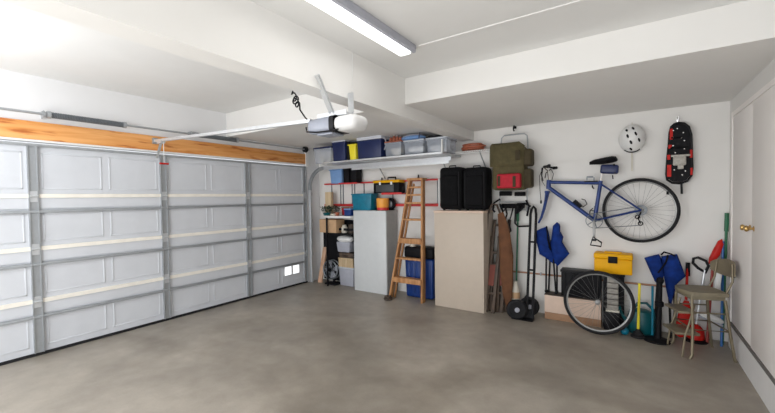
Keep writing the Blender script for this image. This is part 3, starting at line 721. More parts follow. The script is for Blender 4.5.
tag(link('paper_roll', MB().cyl((xc - .12, 4.84, .788), (xc - .12, 4.84, .90), .05, n=20), M_cream2), 'pale paper roll standing on the black lid of the blue bin', 'roll')
a = Wz(388, 299, 0)
tag(link('rope_coil', MB().circ((-3.06, 4.50, .022), (1, 0, 0), (0, 1, 0), .05, .018, 20, 7).circ((-3.06, 4.50, .05), (1, 0, 0), (0, 1, 0), .04, .015, 20, 7), M_dwood), 'small dark rope coil on the floor at the left ladder foot', 'rope')

# ================================================================ back wall, right of the cabinets
# pipe along the wall
a, b = Wy(512, 273, YB - .03), Wy(668, 285, YB - .03)
zp = (a.z + b.z) / 2
t = thing('wall_pipe', 'thin copper pipe running low along the back wall', 'pipe', ((a.x + b.x) / 2, YB - .03, zp))
link('pipe', MB().cyl((a.x, YB - .022, zp), (XR - .01, YB - .022, zp), .011, n=10), mat('copper_pipe', (.45, .24, .15), .4, .4), t)
for x in (-1.0, -.2, .5): link('clip', MB().box((x, YB - .018, zp), (.02, .034, .034)), M_galv, t)

# weathered folding chairs and brown board
def pl(pts, Y): return [Wy(x, y, Y) for x, y in pts]
def folded_chair(label, x, seed, ym):
    r = random.Random(seed)
    t = thing('folded_chair', label, 'folding chair', (x, ym, 0))
    wd = .17
    for s_ in (0, 1):
        X = x + s_ * wd * .55
        link('leg', MB().bar((X - .02, ym - .10, 0), (X + .03, ym + .14, 1.22), .042, .03, (1, 0, 0), .003), M_dwood, t)
        link('leg', MB().bar((X + .015, ym - .02, 0), (X + .01, ym + .10, 1.0), .04, .03, (1, 0, 0), .003), M_dwood, t)
    for z in (.25, .62, .78, 1.15):
        k = z / 1.22; link('crossbar', MB().box((x + wd * .28 + .01 * k, ym - .10 + .24 * k, z), (wd * .55, .018, .035), bev=.003), M_dwood, t)
    link('slats', MB().bar((x + .03, ym - .045, .35), (x + .045, ym + .01, .62), .07, .012, (1, 0, 0)), mat('reddish_wood', (.18, .035, .02), .6), t)
folded_chair('dark weathered folding chair leaning right beside the beige cabinet', Wy(489, 260, 4.78).x, 1, 4.80)
folded_chair('dark weathered folding chair leaning behind the brown sling', Wy(497, 260, 4.85).x, 2, 4.87)
Y = 4.78
out = pl([(498, 214), (503, 212), (507, 222), (510, 235), (513, 256), (513, 285), (511, 306), (507, 309), (503, 296), (500, 270), (499, 240)], Y)
t = thing('canvas_sling', 'long brown canvas sling hanging beside the green stake', 'sling chair cover', (out[6].x, Y, .16))
link('sling', MB().puff(out, Y, .05, .004), mat('brown_canvas', (.125, .05, .02), .85, var=.25, scale=10, bump=.4), t)
link('strap', MB().tube([Wy(500, 213, Y), Wy(497, 205, Y), Wy(492, 204, Y), Wy(488, 214, Y), Wy(487, 230, Y)], .014, 6), M_dwood, t)
# green stake
a, b = Wy(516.5, 205, 4.95), Wy(516.5, 284, 4.95)
t = thing('garden_stake', 'slim dark green stake standing against the wall by the hand truck', 'stake', (b.x, 4.95, 0))
link('shaft', MB().cyl((b.x, 4.90, .0), (a.x, 5.02, a.z - .1), .011, n=8), M_green, t)
link('grip', MB().cyl((a.x, 5.007, a.z - .22), (a.x, 5.02, a.z), .019, n=10), M_green, t)
# small carton by hand truck
a = Wy(515, 291, 4.86)
b_ = thing('jug', 'small cream jug with an orange band on the floor behind the hand truck wheel', 'jug', (a.x, 4.86, 0))
link('body', MB().lathe([(.05, 0), (.055, .02), (.055, .32), (.03, .38), (.025, .42)], (a.x, 4.88, 0)), M_cream2, b_)
link('band', MB().lathe([(.0565, .2), (.0565, .28)], (a.x, 4.88, 0)), M_card, b_)

# hand truck
YH = 4.80
t = thing('hand_truck', 'black two-wheeled hand truck with a looped handle against the wall', 'hand truck', (-1.08, 4.72, 0))
top = Wy(531, 214, 4.93)
xr_ = Wy(533.5, 300, 4.76).x; xr2 = Wy(529, 300, 4.76).x
def lean(x, z, off=0): return V((x, 4.70 + .24 * z / 1.35 + off, z))
x2 = xr_ ; x1_ = xr2 - .015
link('frame', MB().tube([lean(x2, .05), lean(x2, 1.30), lean(x2 - .01, 1.37), lean((x1_ + x2) / 2, 1.40), lean(x1_ + .01, 1.37), lean(x1_, 1.30), lean(x1_, .05)], .016, 10), M_blackm, t)
hx = Wy(514.5, 240, 4.88).x
link('cross_handle', MB().tube([lean(x1_, 1.15), lean(hx + .04, 1.14), lean(hx, 1.18), lean(hx, 1.40), lean(hx + .02, 1.435), lean(hx + .12, 1.44), lean(x1_, 1.40)], .012, 8), M_blackm, t)
for z in (.25, .6, .95): link('crossbar', MB().cyl(lean(x1_, z), lean(x2, z), .012, n=8), M_blackm, t)
link('toe_plate', MB().boxp((hx + .03, 4.60, .004), (x2 + .02, 4.72, .012)).boxp((hx + .03, 4.712, .004), (x2 + .02, 4.72, .12)), M_blackm, t)
wc = Wy(517.5, 311.5, 4.66)
for i, (wx, wy_) in enumerate(((wc.x, 4.62), (x1_ + .0, 4.83))):
    wz = .125; ax = V((.45, -.89, 0)).normalized() if i == 0 else V((.45, -.89, 0)).normalized()
    wh = link('wheel', MB().lathe([(.055, -.028), (.10, -.034), (.122, -.02), (.125, 0), (.122, .02), (.10, .034), (.055, .028)], (wx, wy_, wz), ax, 30), M_rubber, t)
    link('hub', MB().lathe([(.02, -.04), (.022, -.03), (.056, -.022), (.056, .022), (.022, .03), (.02, .04)], (wx, wy_, wz), ax, 20), M_greyp, wh)
link('axle', MB().cyl((wc.x, 4.62, .125), (x1_, 4.83, .125), .012), M_galv, t)
link('fender', MB().bar(lean(x1_, .3), (wc.x + .05, 4.70, .2), .02, .02, (1, 0, 0)), M_blackm, t)

# frame backpack on a hook
Yk = 4.86
hk = Wy(515, 126, 5.03)
hook = tag(link('wall_hook', MB().box((hk.x, YB - .008, hk.z - .0), (.03, .014, .07), bev=.003).tube([(hk.x, YB - .015, hk.z + .0), (hk.x, YB - .08, hk.z - .01), (hk.x, YB - .1, hk.z - .05), (hk.x, YB - .085, hk.z - .075), (hk.x, YB - .06, hk.z - .07)], .009, 8), M_black), 'black hook above the olive frame backpack', 'hook')
t = thing('frame_backpack', 'olive green external frame backpack with a red pouch hanging on the back wall', 'backpack', (Wy(510, 200, Yk).x, 4.9, 1.5))
A, B = Wy(501, 146, 4.95), Wy(528, 146, 4.95); T = Wy(515, 134.5, 4.95)
D_, E_ = Wy(500, 206, 4.97), Wy(527, 212, 4.97)
link('frame', MB().tube([D_, A, V((A.x + .01, 4.95, T.z - .03)), V((A.x + .045, 4.95, T.z)), V((B.x - .045, 4.95, T.z)), V((B.x - .01, 4.95, T.z - .03)), B, E_], .009, 8), M_galv, t)
link('frame_crossbar', MB().cyl(Wy(500, 202, 4.95), Wy(527, 202, 4.95), .008, n=8).cyl(Wy(500, 210, 4.95), Wy(527, 210, 4.95), .008, n=8), M_galv2, t)
def slab(px0, py0, px1, py1, Y0, Y1, bev, rot=0):
    a, b = Wy(px0, py1, Y0), Wy(px1, py0, Y0); s = MB()
    R = Matrix.Rotation(rot, 3, 'Y')
    return s.box(((a.x + b.x) / 2, (Y0 + Y1) / 2, (a.z + b.z) / 2), (b.x - a.x, Y1 - Y0, b.z - a.z), R, bev=bev, seg=3)
link('main_bag', slab(491.5, 145, 524, 190.5, 4.70, 4.93, .045), M_olive, t)
link('top_flap', MB().puff(pl([(490, 146.5), (492, 144), (505, 143), (519, 141.5), (524, 145), (524, 155), (523.5, 167), (516, 168.5), (506, 167.5), (497, 168.5), (490, 167), (489.5, 156)], 4.72), 4.735, .12, .002), M_olive, t)
for q in ((521, 148, 531.5, 166), (522, 168, 531, 188)): link('side_pocket', slab(*q, 4.72, 4.90, .03), M_olived, t)
o = link('red_pouch', slab(496.5, 173, 520, 188.5, 4.60, 4.69, .02), M_redf, t); o['label'] = 'red zipped pouch'
link('pouch_strap', slab(512.5, 176, 515.5, 187, 4.592, 4.60, .002), M_olived, t); link('pouch_strap', slab(497.5, 176, 500, 186, 4.592, 4.60, .002), M_olived, t)
link('flap_patch', slab(515, 150, 520, 160, 4.648, 4.66, .004), M_olived, t)
link('hip_pad', slab(499, 191, 511, 196, 4.88, 4.935, .01).box(Wy(520, 194, 4.90), (.14, .04, .055), bev=.01).box(Wy(513, 206, 4.90), (.30, .03, .06), bev=.012), M_bfab, t)
def strap_(pts, Y=4.86, r=.013): return link('strap', MB().tube([Wy(x, y, Y) for x, y in pts], r, 6), M_black, t)
strap_([(500, 199), (494, 203), (493, 210), (495, 212)]); strap_([(513, 208), (511, 216), (509, 222), (511, 231), (509, 233)], r=.009)
strap_([(518, 206), (517, 214), (520, 210), (524, 206)], r=.02); strap_([(526, 200), (529, 206), (527, 216)], r=.013); strap_([(505, 206), (507, 214), (505, 221)], r=.012)
strap_([(500, 204), (503, 212), (506, 208)], r=.016)

# ================================================================ bicycle on the wall
YBk = 4.92
def B_(x, y, dy=0): return Wy(x, y, YBk + dy)
t = thing('bicycle', 'blue bicycle without its front wheel hanging on the white back wall', 'bicycle', B_(600, 245))
st_top = B_(600.5, 183); bb = B_(594.5, 220.5); ht = B_(549, 180); hb = B_(548.3, 189); hub = B_(641, 210)
link('frame', MB().tube([ht, hb], .027, 12).tube([ht.lerp(hb, .25), st_top], .02, 12).tube([ht.lerp(hb, .8), bb], .024, 12).tube([st_top + (st_top - bb) * .06, bb], .021, 12)
     .cyl(bb + V((0, -.035, 0)), bb + V((0, .035, 0)), .024)
     .tube([st_top + V((0, -.02, -.01)), hub + V((0, -.06, 0))], .0095, 8).tube([st_top + V((0, .02, -.01)), hub + V((0, .06, 0))], .0095, 8)
     .tube([bb + V((0, -.03, 0)), hub + V((0, -.06, 0))], .0105, 8).tube([bb + V((0, .03, 0)), hub + V((0, .06, 0))], .0105, 8), M_bike, t)
fk = MB()
crown = B_(547.5, 192)
fk.box(crown, (.05, .11, .03), bev=.008)
for s_ in (-.045, .045):
    fk.tube([crown + V((0, s_, 0)), B_(546, 200, s_), B_(544, 209, s_), B_(541.5, 217, s_), B_(538.5, 223, s_)], [.019, .02, .018, .015, .012], 8)
link('fork', fk, M_bike, t)
fc = MB()
for s_ in (-.045, .045): fc.tube([B_(547, 195, s_ - .015), B_(545.6, 201, s_ - .015)], .0055, 6)
link('fork_brake', fc, M_blackm, t)
link('stem', MB().tube([ht, B_(548.3, 171)], .012, 8).tube([B_(548.3, 171), B_(545, 168)], .012, 8), M_chrome, t)
link('handlebar', MB().tube([B_(553, 168, .12), B_(549, 167, .06), B_(545, 167.5, 0), B_(544, 166.5, -.12), B_(548, 166, -.24)], .012, 8), M_blackm, t)
for d_, x in ((.17, 556), (-.3, 551)):
    e = B_(553, 168, .12) if d_ > 0 else B_(548, 166, -.24); e2 = e + (V((.05, -.02, .0)) if d_ > 0 else V((.03, -.09, 0)))
    link('grip', MB().tube([e, e2], .017, 8), M_rubber, t)
link('brake_lever', MB().tube([B_(546, 167, -.1), B_(542, 168, -.12), B_(541.5, 175, -.12), B_(543, 181, -.12)], .007, 6).tube([B_(551, 169, .08), B_(546, 173, .05), B_(545, 178, .0)], .006, 6), M_blackm, t)
link('cable', MB().tube([B_(543, 168, -.1), B_(539.5, 176, -.06), B_(540, 190, 0), B_(541, 201, 0)], .004, 5).tube([B_(551, 169), B_(553.5, 174), B_(552, 180)], .004, 5)
     .tube([B_(543, 168, -.1), B_(541.5, 180, -.05), B_(545, 186, -.02)], .003, 5), M_black, t)
link('cable_end', MB().box(B_(541, 202), (.02, .02, .04), bev=.004), M_black, t)
link('seatpost', MB().tube([st_top, B_(603.5, 166.5)], .0135, 8), M_chrome, t)
sd = MB(); sec = [(589.5, 163.6, .02, .02), (594, 162.6, .035, .035), (600, 162, .06, .042), (606, 161, .09, .045), (612, 160, .1, .045), (616, 159.5, .08, .036), (617.5, 160, .04, .012)]
rings = []
for x, y, hw, hh in sec:
    c = B_(x, y); rings.append(sd.ring([c + V((0, hw * math.cos(a), hh * math.sin(a) * (1 if math.sin(a) > 0 else .7))) for a in [2 * PI * j / 12 for j in range(12)]]))
sd.skin(rings); link('saddle', sd, M_black, t)
a = B_(609.5, 169.3)
sb = link('saddle_bag', MB().box(a, (.18, .1, .105), Matrix.Rotation(.08, 3, 'Y'), bev=.022, seg=3), M_navy, t)
link('bag_strap', MB().bar(a + V((.045, -.0, .055)), a + V((.055, -.0, -.05)), .02, .097, (1, 0, 0)).tube([B_(612.5, 175), B_(613, 179)], .006, 6), M_black, sb)
link('top_tube_pad', MB().box(B_(591, 181.5), (.14, .046, .014), bev=.004), M_black, t)
link('pump_clip', MB().box(B_(590, 177), (.07, .03, .02), bev=.003).box(B_(587, 179), (.01, .03, .04)).box(B_(594, 179), (.01, .03, .04)), M_strut, t)
link('bottle_cage', MB().tube([B_(581.5, 199), B_(585, 200), B_(587, 204), B_(583, 207), B_(579, 206)], .006, 6).tube([B_(593, 208), B_(590, 211), B_(589.5, 216), B_(592, 217)], .006, 6).tube([B_(590, 210), B_(594, 211)], .006, 6), M_blackm, t)
link('lock_mount', MB().tube([B_(574, 201), B_(581, 207)], .026, 8), M_blackm, t)
cr = MB().circ(bb + V((0, -.05, 0)), (1, 0, 0), (0, 0, 1), .085, .004, 40, 6)
for i in range(5):
    q = 2 * PI * i / 5; cr.cyl(bb + V((0, -.05, 0)), bb + V((.088 * math.cos(q), -.05, .088 * math.sin(q))), .006, n=6)
link('chainring', cr, M_strut, t)
pe = B_(594.2, 238, -.08)
link('crank', MB().bar(bb + V((0, -.065, 0)), pe, .024, .012, (1, 0, 0), .003).bar(bb + V((0, .05, 0)), bb + V((0, .05, .17)), .02, .01, (1, 0, 0)), M_rim, t)
link('pedal', MB().tube([B_(593, 237, -.1), B_(590.5, 245, -.1), B_(601, 246.5, -.1), B_(601.5, 242.5, -.1)], .0095, 6, loop=True).box(B_(594, 240, -.1), (.05, .06, .02), bev=.005), M_blackm, t)
ca = MB()
for r_, d in ((.055, -.03), (.045, -.036), (.035, -.042)): ca.circ(hub + V((0, d, 0)), (1, 0, 0), (0, 0, 1), r_, .0045, 26, 5)
link('cassette', ca, M_strut, t)
dj = B_(640.5, 223.5, -.05)
link('derailleur', MB().tube([hub + V((0, -.06, -.02)), B_(638, 218, -.05), dj], .008, 6).circ(dj, (1, 0, 0), (0, 0, 1), .02, .006, 14, 5).circ(B_(637.5, 217, -.05), (1, 0, 0), (0, 0, 1), .02, .006, 14, 5), M_black, t)
link('chain', MB().tube([bb + V((.01, -.05, .086)), hub + V((0, -.04, .045))], .0045, 5).tube([bb + V((.01, -.05, -.086)), dj + V((0, 0, -.02))], .0045, 5), M_strut, t)

def wheel(name, C, u, v, R, parent=None, label=None, glow=None):
    n = u.cross(v).normalized()
    if parent is None: t = thing(name, label, 'wheel', C - v * (R + .0))
    else:
        t = bpy.data.objects.new(name, None); COL.objects.link(t); t.parent = parent; t['_b'] = parent['_b']
    link('tire', MB().circ(C, u, v, R - .018, .018, 64, 10), M_rubber, t)
    rim = MB(); K = 64; rr = []
    for i in range(K):
        a = 2 * PI * i / K; d = u * math.cos(a) + v * math.sin(a)
        rr.append(rim.ring([C + d * (R - .034) + n * .011, C + d * (R - .034) - n * .011, C + d * (R - .048) - n * .007, C + d * (R - .048) + n * .007]))
    rim.skin(rr, loop=True); link('rim', rim, M_rim, t)
    link('hub', MB().lathe([(.006, -.06), (.006, -.045), (.026, -.04), (.026, -.034), (.014, -.028), (.014, .028), (.026, .034), (.026, .04), (.006, .045), (.006, .06)], C, n, 16), M_rim, t)
    s = MB()
    for i in range(32):
        a = 2 * PI * i / 32; b = a + (.55 if i % 4 < 2 else -.55); sd_ = .036 if i % 2 else -.036
        s.cyl(C + (u * math.cos(b) + v * math.sin(b)) * .024 + n * sd_, C + (u * math.cos(a) + v * math.sin(a)) * (R - .046), .0011, n=4)
    link('spokes', s, M_rim, t)
    return t
wl, wr, wt, wb = B_(602, 210), B_(681, 210), B_(641.7, 178), B_(641.7, 242.7)
Rw = ((wr.x - wl.x) + (wt.z - wb.z)) / 4
wcn = V(((wl.x + wr.x) / 2, YBk, (wt.z + wb.z) / 2))
wheel('rear_wheel', wcn, V((1, 0, 0)), V((0, 0, 1)), Rw, parent=t)
link('reflector', MB().box(B_(667.5, 193, -.02), (.02, .012, .035), bev=.003), M_black, t)
# wall hooks carrying the bicycle
hkb = tag(link('bicycle_hook', MB().tube([(st_top.x - .08, YB, st_top.z - .06), (st_top.x - .08, YBk - .01, st_top.z - .05), (st_top.x - .08, YBk - .04, st_top.z - .03)], .008, 6), M_black), 'black peg under the top tube of the hanging bicycle', 'hook')

# helmet
hc = Wy(632, 138, 4.93)
t = thing('bicycle_helmet', 'white bicycle helmet with black vents hanging above the bicycle wheel', 'helmet', hc - V((0, 0, .15)))
hm = MB(); n = 28; rings = []
for i in range(1, 10):
    tt = PI / 2 * i / 9
    rings.append(hm.ring([hc + V((.128 * math.sin(tt) * math.cos(2 * PI * j / n), .08 - .165 * math.cos(tt), .158 * math.sin(tt) * math.sin(2 * PI * j / n))) for j in range(n)]))
rings.append(hm.ring([r_.co * 1 + V((0, .02, 0)) for r_ in rings[-1]]))
hm.skin(rings); link('shell', hm, M_whitep, t)

for dx, dz in ((-.05, .085), (.01, .10), (.035, .035), (-.04, .015), (-.01, -.055), (.065, -.035), (-.01, -.125)):
    d = V((dx, 0, dz)); yy = .08 - .165 * math.sqrt(max(0, 1 - (dx / .128) ** 2 - (dz / .158) ** 2))
    nn = V((dx / .128 ** 2, (yy - .08) / .165 ** 2, dz / .158 ** 2)).normalized(); u, v_ = frame_of(nn)
    R = Matrix((V((1, 0, 0)) - nn * nn.x, nn.cross(V((1, 0, 0)) - nn * nn.x), nn)).transposed()
    for k in range(3): R.col[k].normalize()
    vm = MB(); vm.ell(hc + V((dx, yy, dz)), (.012, .025, .006), 10, 6, R @ Matrix.Rotation(.35, 3, 'Z')); link('vent', vm, M_black, t)
link('rim_strip', MB().tube([hc + V((.12 * math.cos(a), .04, .152 * math.sin(a))) for a in [PI * 1.3 + .4 * PI * i / 10 for i in range(11)]], .01, 6), M_black, t)
link('strap', MB().bar(hc + V((.0, .09, -.12)), Wy(632, 171, 5.03), .016, .004, (1, 0, 0)).bar(hc + V((.0, .09, .12)), hc + V((.0, .1, .19)), .008, .004, (1, 0, 0)), M_cream2, t)

# snowshoes
Ys = 4.98
hk = Wy(678, 119, 5.03)
tag(link('wall_hook', MB().box((hk.x, YB - .006, hk.z), (.02, .01, .05), bev=.002).tube([(hk.x, YB - .01, hk.z), (hk.x, YB - .09, hk.z - .01), (hk.x, YB - .09, hk.z + .015)], .005, 6), M_chrome), 'small metal hook above the red and black snowshoes', 'hook')
def snowshoe(label, Y, dx, col):
    def Q(x, y): p = Wy(x + dx, y, Ys); return V((p.x, Y, p.z))
    out = [(674, 124.5), (678, 123), (684, 123.5), (688.5, 127), (691, 135), (691.5, 150), (692, 168), (691, 176), (687, 181), (680, 183.5), (672, 183), (667, 180), (666, 174), (667, 160), (668.5, 145), (669.5, 133), (671, 127)]
    t = thing('snowshoe', label, 'snowshoe', Q(678, 184), 'snowshoes on the wall')
    link('frame', MB().tube([Q(*p) for p in out], .0105, 8, loop=True), M_blackm, t)
    de = MB().prism([Q(678.5 + (x - 678.5) * .93, 153 + (y - 153) * .95) for x, y in out], (0, .006, 0))
    link('decking', de, M_black, t)
    if col:
        for (x0, y0, x1, y1) in ((669.5, 129, 672.5, 140), (668.3, 145, 671.3, 149), (667, 155, 670, 160), (666.8, 165, 671, 177), (689.5, 150, 692, 158), (690, 168, 692.2, 175)):
            p, q = Q(x0, y1), Q(x1, y0); link('red_lacing', MB().boxp((p.x, Y - .012, p.z), (q.x, Y - .006, q.z)), M_redp, t)
        r = MB()
        for x, y in ((673, 131), (673, 138), (673, 146), (683, 133), (684, 141), (684, 149), (677, 129), (681, 138), (674, 170), (685, 171), (680, 165), (675, 153), (682, 175)): r.ell(Q(x, y) + V((0, -.008, 0)), (.008, .004, .008), 8, 6)
        link('rivets', r, M_chrome, t)
        link('binding', MB().box(Q(679, 161) + V((0, -.02, 0)), (.11, .035, .1), bev=.012).box(Q(680, 156) + V((0, -.03, 0)), (.16, .02, .02), bev=.004).box(Q(680, 167) + V((0, -.03, 0)), (.05, .02, .05), bev=.006), mat('pale_binding', (.42, .40, .36), .5, var=.3, scale=30), t)
        link('toe_strap', MB().box(Q(679, 148) + V((0, -.018, 0)), (.15, .012, .018)).box(Q(676, 138) + V((0, -.014, 0)), (.09, .01, .014)), M_bfab, t)
    link('tail', MB().bar(Q(681, 181), Q(681.5, 194), .02, .008, (1, 0, 0)), M_blackm, t)
snowshoe('front snowshoe of the wall pair, with red lacing and pale binding', 4.955, 0, 1)
snowshoe('rear snowshoe of the wall pair, all black behind the red laced one', 5.01, .6, 0)

# ================================================================ camp chairs, boxes, wheel
def leg(t, x0, y0, Y0, x1, y1, Y1, r=.011, z0=None):
    a = Wy(x0, y0, Y0); b = Wy(x1, y1, Y1)
    if z0 is not None: b.z = z0
    return link('leg', MB().cyl(a, b, r, n=8), M_blackm, t)
# cream and brown boxes
YX = 4.84
a, b = Wy(544.5, 296, YX), Wy(601, 296, YX)
zc1 = .30
t = thing('cardboard_box', 'long low box with cream sides and a brown bottom behind the bicycle wheel', 'box', ((a.x + b.x) / 2, 4.93, 0))
link('lower_carton', MB().boxp((a.x, YX, 0), (b.x, 5.02, .085), bev=.003), M_cardd, t)
link('carton', MB().boxp((a.x, YX, .086), (b.x, 5.02, zc1), bev=.003), M_cardl, t)
link('top_edge', MB().boxp((a.x - .003, YX - .003, zc1), (b.x, 5.02, zc1 + .008)), M_dwood, t)
BX0, BX1 = a.x, b.x
# black crates
def crate(label, x0, x1, y0, y1, z0, z1, rib=5):
    t = thing('crate', label, 'crate', ((x0 + x1) / 2, (y0 + y1) / 2, z0))
    s = MB().boxp((x0, y0, z0), (x1, y1, z1 - .02), bev=.008)
    for i in range(rib):
        x = x0 + (x1 - x0) * (i + .5) / rib; s.box((x, y0 - .003, (z0 + z1) / 2), (.02, .012, (z1 - z0) * .7))
    link('body', s, M_black, t); link('rim', MB().boxp((x0 - .01, y0 - .01, z1 - .03), (x1 + .01, y1 + .005, z1), bev=.006), M_blackm, t)
xk0 = Wy(561, 285, 4.85).x; xk1 = Wy(624, 285, 4.85).x
zk = Wy(595, 272.5, 4.85).z
xmid = Wy(601, 285, 4.85).x
crate('black plastic crate lying on the long cream box', xk0, BX1 - .002, 4.86, 5.03, zc1 + .009, zk)
crate('tall black crate on the floor behind the spokes, right of the cream box', BX1 + .02, xk1, 4.88, 5.03, 0, zk, 4)
p0, p1 = Wy(607, 311, 4.83), Wy(618.5, 281, 4.83)
t = thing('striped_bundle', 'upright grey striped bundle in front of the tall black crate', 'bundle', ((p0.x + p1.x) / 2, 4.84, .21))
s = MB()
for i in range(6): s.boxp((p0.x + .003 * (i % 2), 4.80, .23 + i * .063), (p1.x, 4.858, .285 + i * .063), bev=.006)
link('bundle', s, mat('grey_paper', (.33, .31, .28), .8, var=.2, scale=30), t)
link('pale_base', MB().boxp((p0.x - .01, 4.795, .21), (p1.x + .01, 4.86, .229)), M_cream2, t)
t = thing('box', 'small black box under the grey striped bundle', 'box', ((p0.x + p1.x) / 2, 4.82, 0))
link('body', MB().boxp((p0.x - .03, 4.79, 0), (p1.x + .01, 4.86, .19), bev=.006), M_black, t); link('lid', MB().boxp((p0.x - .035, 4.785, .19), (p1.x + .015, 4.865, .209), bev=.004), M_blackm, t)
a = Wy(619.5, 309.5, 4.8)
tag(link('ball', MB().ell((a.x + .05, 4.72, .043), (.042, .042, .042)), M_teal), 'small teal ball on the floor seen through the wheel spokes', 'ball')

# yellow toolbox on the crates
zk += .0015
a, b = Wy(593.5, 262, 4.83), Wy(633, 262, 4.83); zt = Wy(613, 253.5, 4.84).z
t = thing('toolbox', 'yellow plastic toolbox with a black latch on top of the black crates', 'toolbox', ((a.x + b.x) / 2, 4.93, zk))
xc = (a.x + b.x) / 2; wd = b.x - a.x; h = zt - zk
link('body', MB().box((xc, 4.93, zk + h * .36), (wd * .97, .2, h * .70), bev=.01), M_yellow, t)
link('lid', MB().box((xc, 4.93, zk + h * .84), (wd, .21, h * .27), bev=.018, seg=3), M_yellow, t)
link('latch', MB().box((xc + .0, 4.822, zk + h * .7), (.09, .02, h * .32), bev=.005), M_black, t)
link('handle', MB().box((xc + .0, 4.93, zk + h * 1.0), (.17, .04, .022), bev=.006), M_yellow, t)

# loose bicycle wheel
C0 = V((-.325, 4.585, 0)); R = .348
v = V((.0, .12, .993)).normalized(); u = V((1, .0, 0)).normalized()
wheel('bicycle_wheel', C0 + v * R, u, v, R, label='loose silver-rimmed bicycle wheel with black tyre leaning against the boxes')

# folded blue camp chairs
def camp_chair(label, Y, lobes, legs, zleg, extra=()):
    c = Wy(legs[0][0], legs[0][1], Y); t = thing('camp_chair', label, 'camping chair', (c.x, Y, zleg))
    for k, lb in enumerate(lobes):
        link('fabric', MB().puff(pl(lb, Y - .02 * k), Y - .02 * k, .09, .005), M_bluef, t)
    for (x0, y0, x1, dy) in legs:
        p0 = Wy(x0, y0, Y + dy); p1 = Wy(x1, 290, Y + dy); p1.z = zleg
        l = link('leg', MB().cyl(p0, p1, .0105, n=8), M_blackm, t)
        link('foot', MB().cyl(p1, p1 + V((0, 0, .03)), .016, n=10), M_rubber, l)
    for e in extra: link('strap', MB().tube([Wy(x, y, Y - .07) for x, y in e], .009, 6), M_bfab, t)
camp_chair('folded royal blue camp chair standing on the cream box left of the bicycle wheel', 4.93,
    [[(536, 231), (541, 228.5), (547, 226.5), (549.5, 236), (550, 248), (556, 256), (558, 264), (553, 263), (546, 258), (539.5, 254), (537, 243)],
     [(553, 226), (556.5, 222.5), (559.5, 224), (559, 230), (563, 237), (562, 242), (566, 248), (569, 253.5), (565, 258), (560, 264), (557, 266), (553, 258), (551, 245)]],
    [(546.5, 228, 546, 0), (551, 240, 548.5, .03), (552, 240, 556, -.03), (557, 235, 557, .03)], zc1 + .009,
    [[(546.5, 226), (548, 240), (550.5, 250)]])
camp_chair('folded royal blue camp chair standing on the floor beside the metal stool', 4.90,
    [[(644.4, 257.5), (651, 256), (659, 254.5), (663, 262), (664, 275), (660, 287), (655, 281), (651, 272)],
     [(661, 257), (668, 255), (677.5, 254.5), (681, 264), (685.5, 276), (680, 281), (677, 284), (675, 292), (671, 304), (668, 296), (666, 286), (663, 272)]],
    [(659, 262, 654, .0), (662, 262, 659, .03), (668, 262, 671, -.02), (674, 260, 675, .02)], 0,
    [[(668, 255), (666, 262), (662, 268), (658, 273)], [(661, 255), (664, 252), (671, 254), (675, 256)]])

# teal watering can
p = Wz(643, 333, 0); cx_ = Wy(641, 318, 4.88).x
t = thing('watering_can', 'dark teal plastic watering can behind the yellow plunger', 'watering can', (cx_, 4.9, 0))
link('body', MB().lathe([(.125, 0), (.135, .02), (.13, .16), (.105, .24), (.06, .26), (.055, .26)], (cx_, 4.9, 0), (0, 0, 1), 26, 1, .75), M_tealg, t)
link('handle', MB().tube([(cx_ - .07, 4.9, .25), (cx_ - .03, 4.9, .325), (cx_ + .05, 4.9, .335), (cx_ + .11, 4.9, .27), (cx_ + .125, 4.9, .17)], .014, 8), M_tealg, t)
link('spout', MB().tube([(cx_ - .1, 4.88, .08), (cx_ - .17, 4.87, .17), (cx_ - .2, 4.86, .24)], [.024, .016, .013], 10).cyl((cx_ - .2, 4.86, .24), (cx_ - .215, 4.86, .265), .022, .03), M_tealg, t)

# plunger / yellow pole
p = Wz(638, 334.5, 0); tp_ = Wy(639.5, 283, 4.76)
t = thing('plunger', 'yellow-handled plunger with a black rubber cup standing on the floor', 'plunger', (p.x, 4.72, 0))
link('cup', MB().lathe([(.068, 0), (.07, .012), (.06, .025), (.045, .03), (.045, .05), (.025, .07), (.016, .09)], (p.x, 4.72, 0), (0, 0, 1), 24), M_rubber, t)
link('handle', MB().cyl((p.x, 4.72, .08), (tp_.x, 4.74, tp_.z), .013, n=10), M_yel2, t)

# black stand with round base + teal pole
p = Wz(657, 341, 0)
t = thing('pedestal_stand', 'black post stand with a wide round base in front of the blue camp chair', 'stand', (p.x, 4.70, 0))
link('base', MB().lathe([(.12, 0), (.122, .012), (.1, .022), (.03, .035), (.028, .05)], (p.x, 4.70, 0), (0, 0, 1), 30), M_black, t)
link('post', MB().cyl((p.x + .01, 4.70, .03), (p.x + .025, 4.73, .62), .028, .022, n=12), M_black, t)
link('collar', MB().lathe([(.03, 0), (.04, .01), (.04, .05), (.028, .06)], (p.x + .018, 4.715, .36), (0, 0, 1), 14), M_black, t)
link('top_knob', MB().ell((p.x + .025, 4.73, .63), (.035, .03, .04)), M_black, t)
a = Wy(652.5, 285, 4.82)
tag(link('pole', MB().cyl((a.x, 4.80, 0), (a.x, 4.82, .55), .011, n=8), M_teal), 'short teal pole standing between the plunger and the black post stand', 'pole')

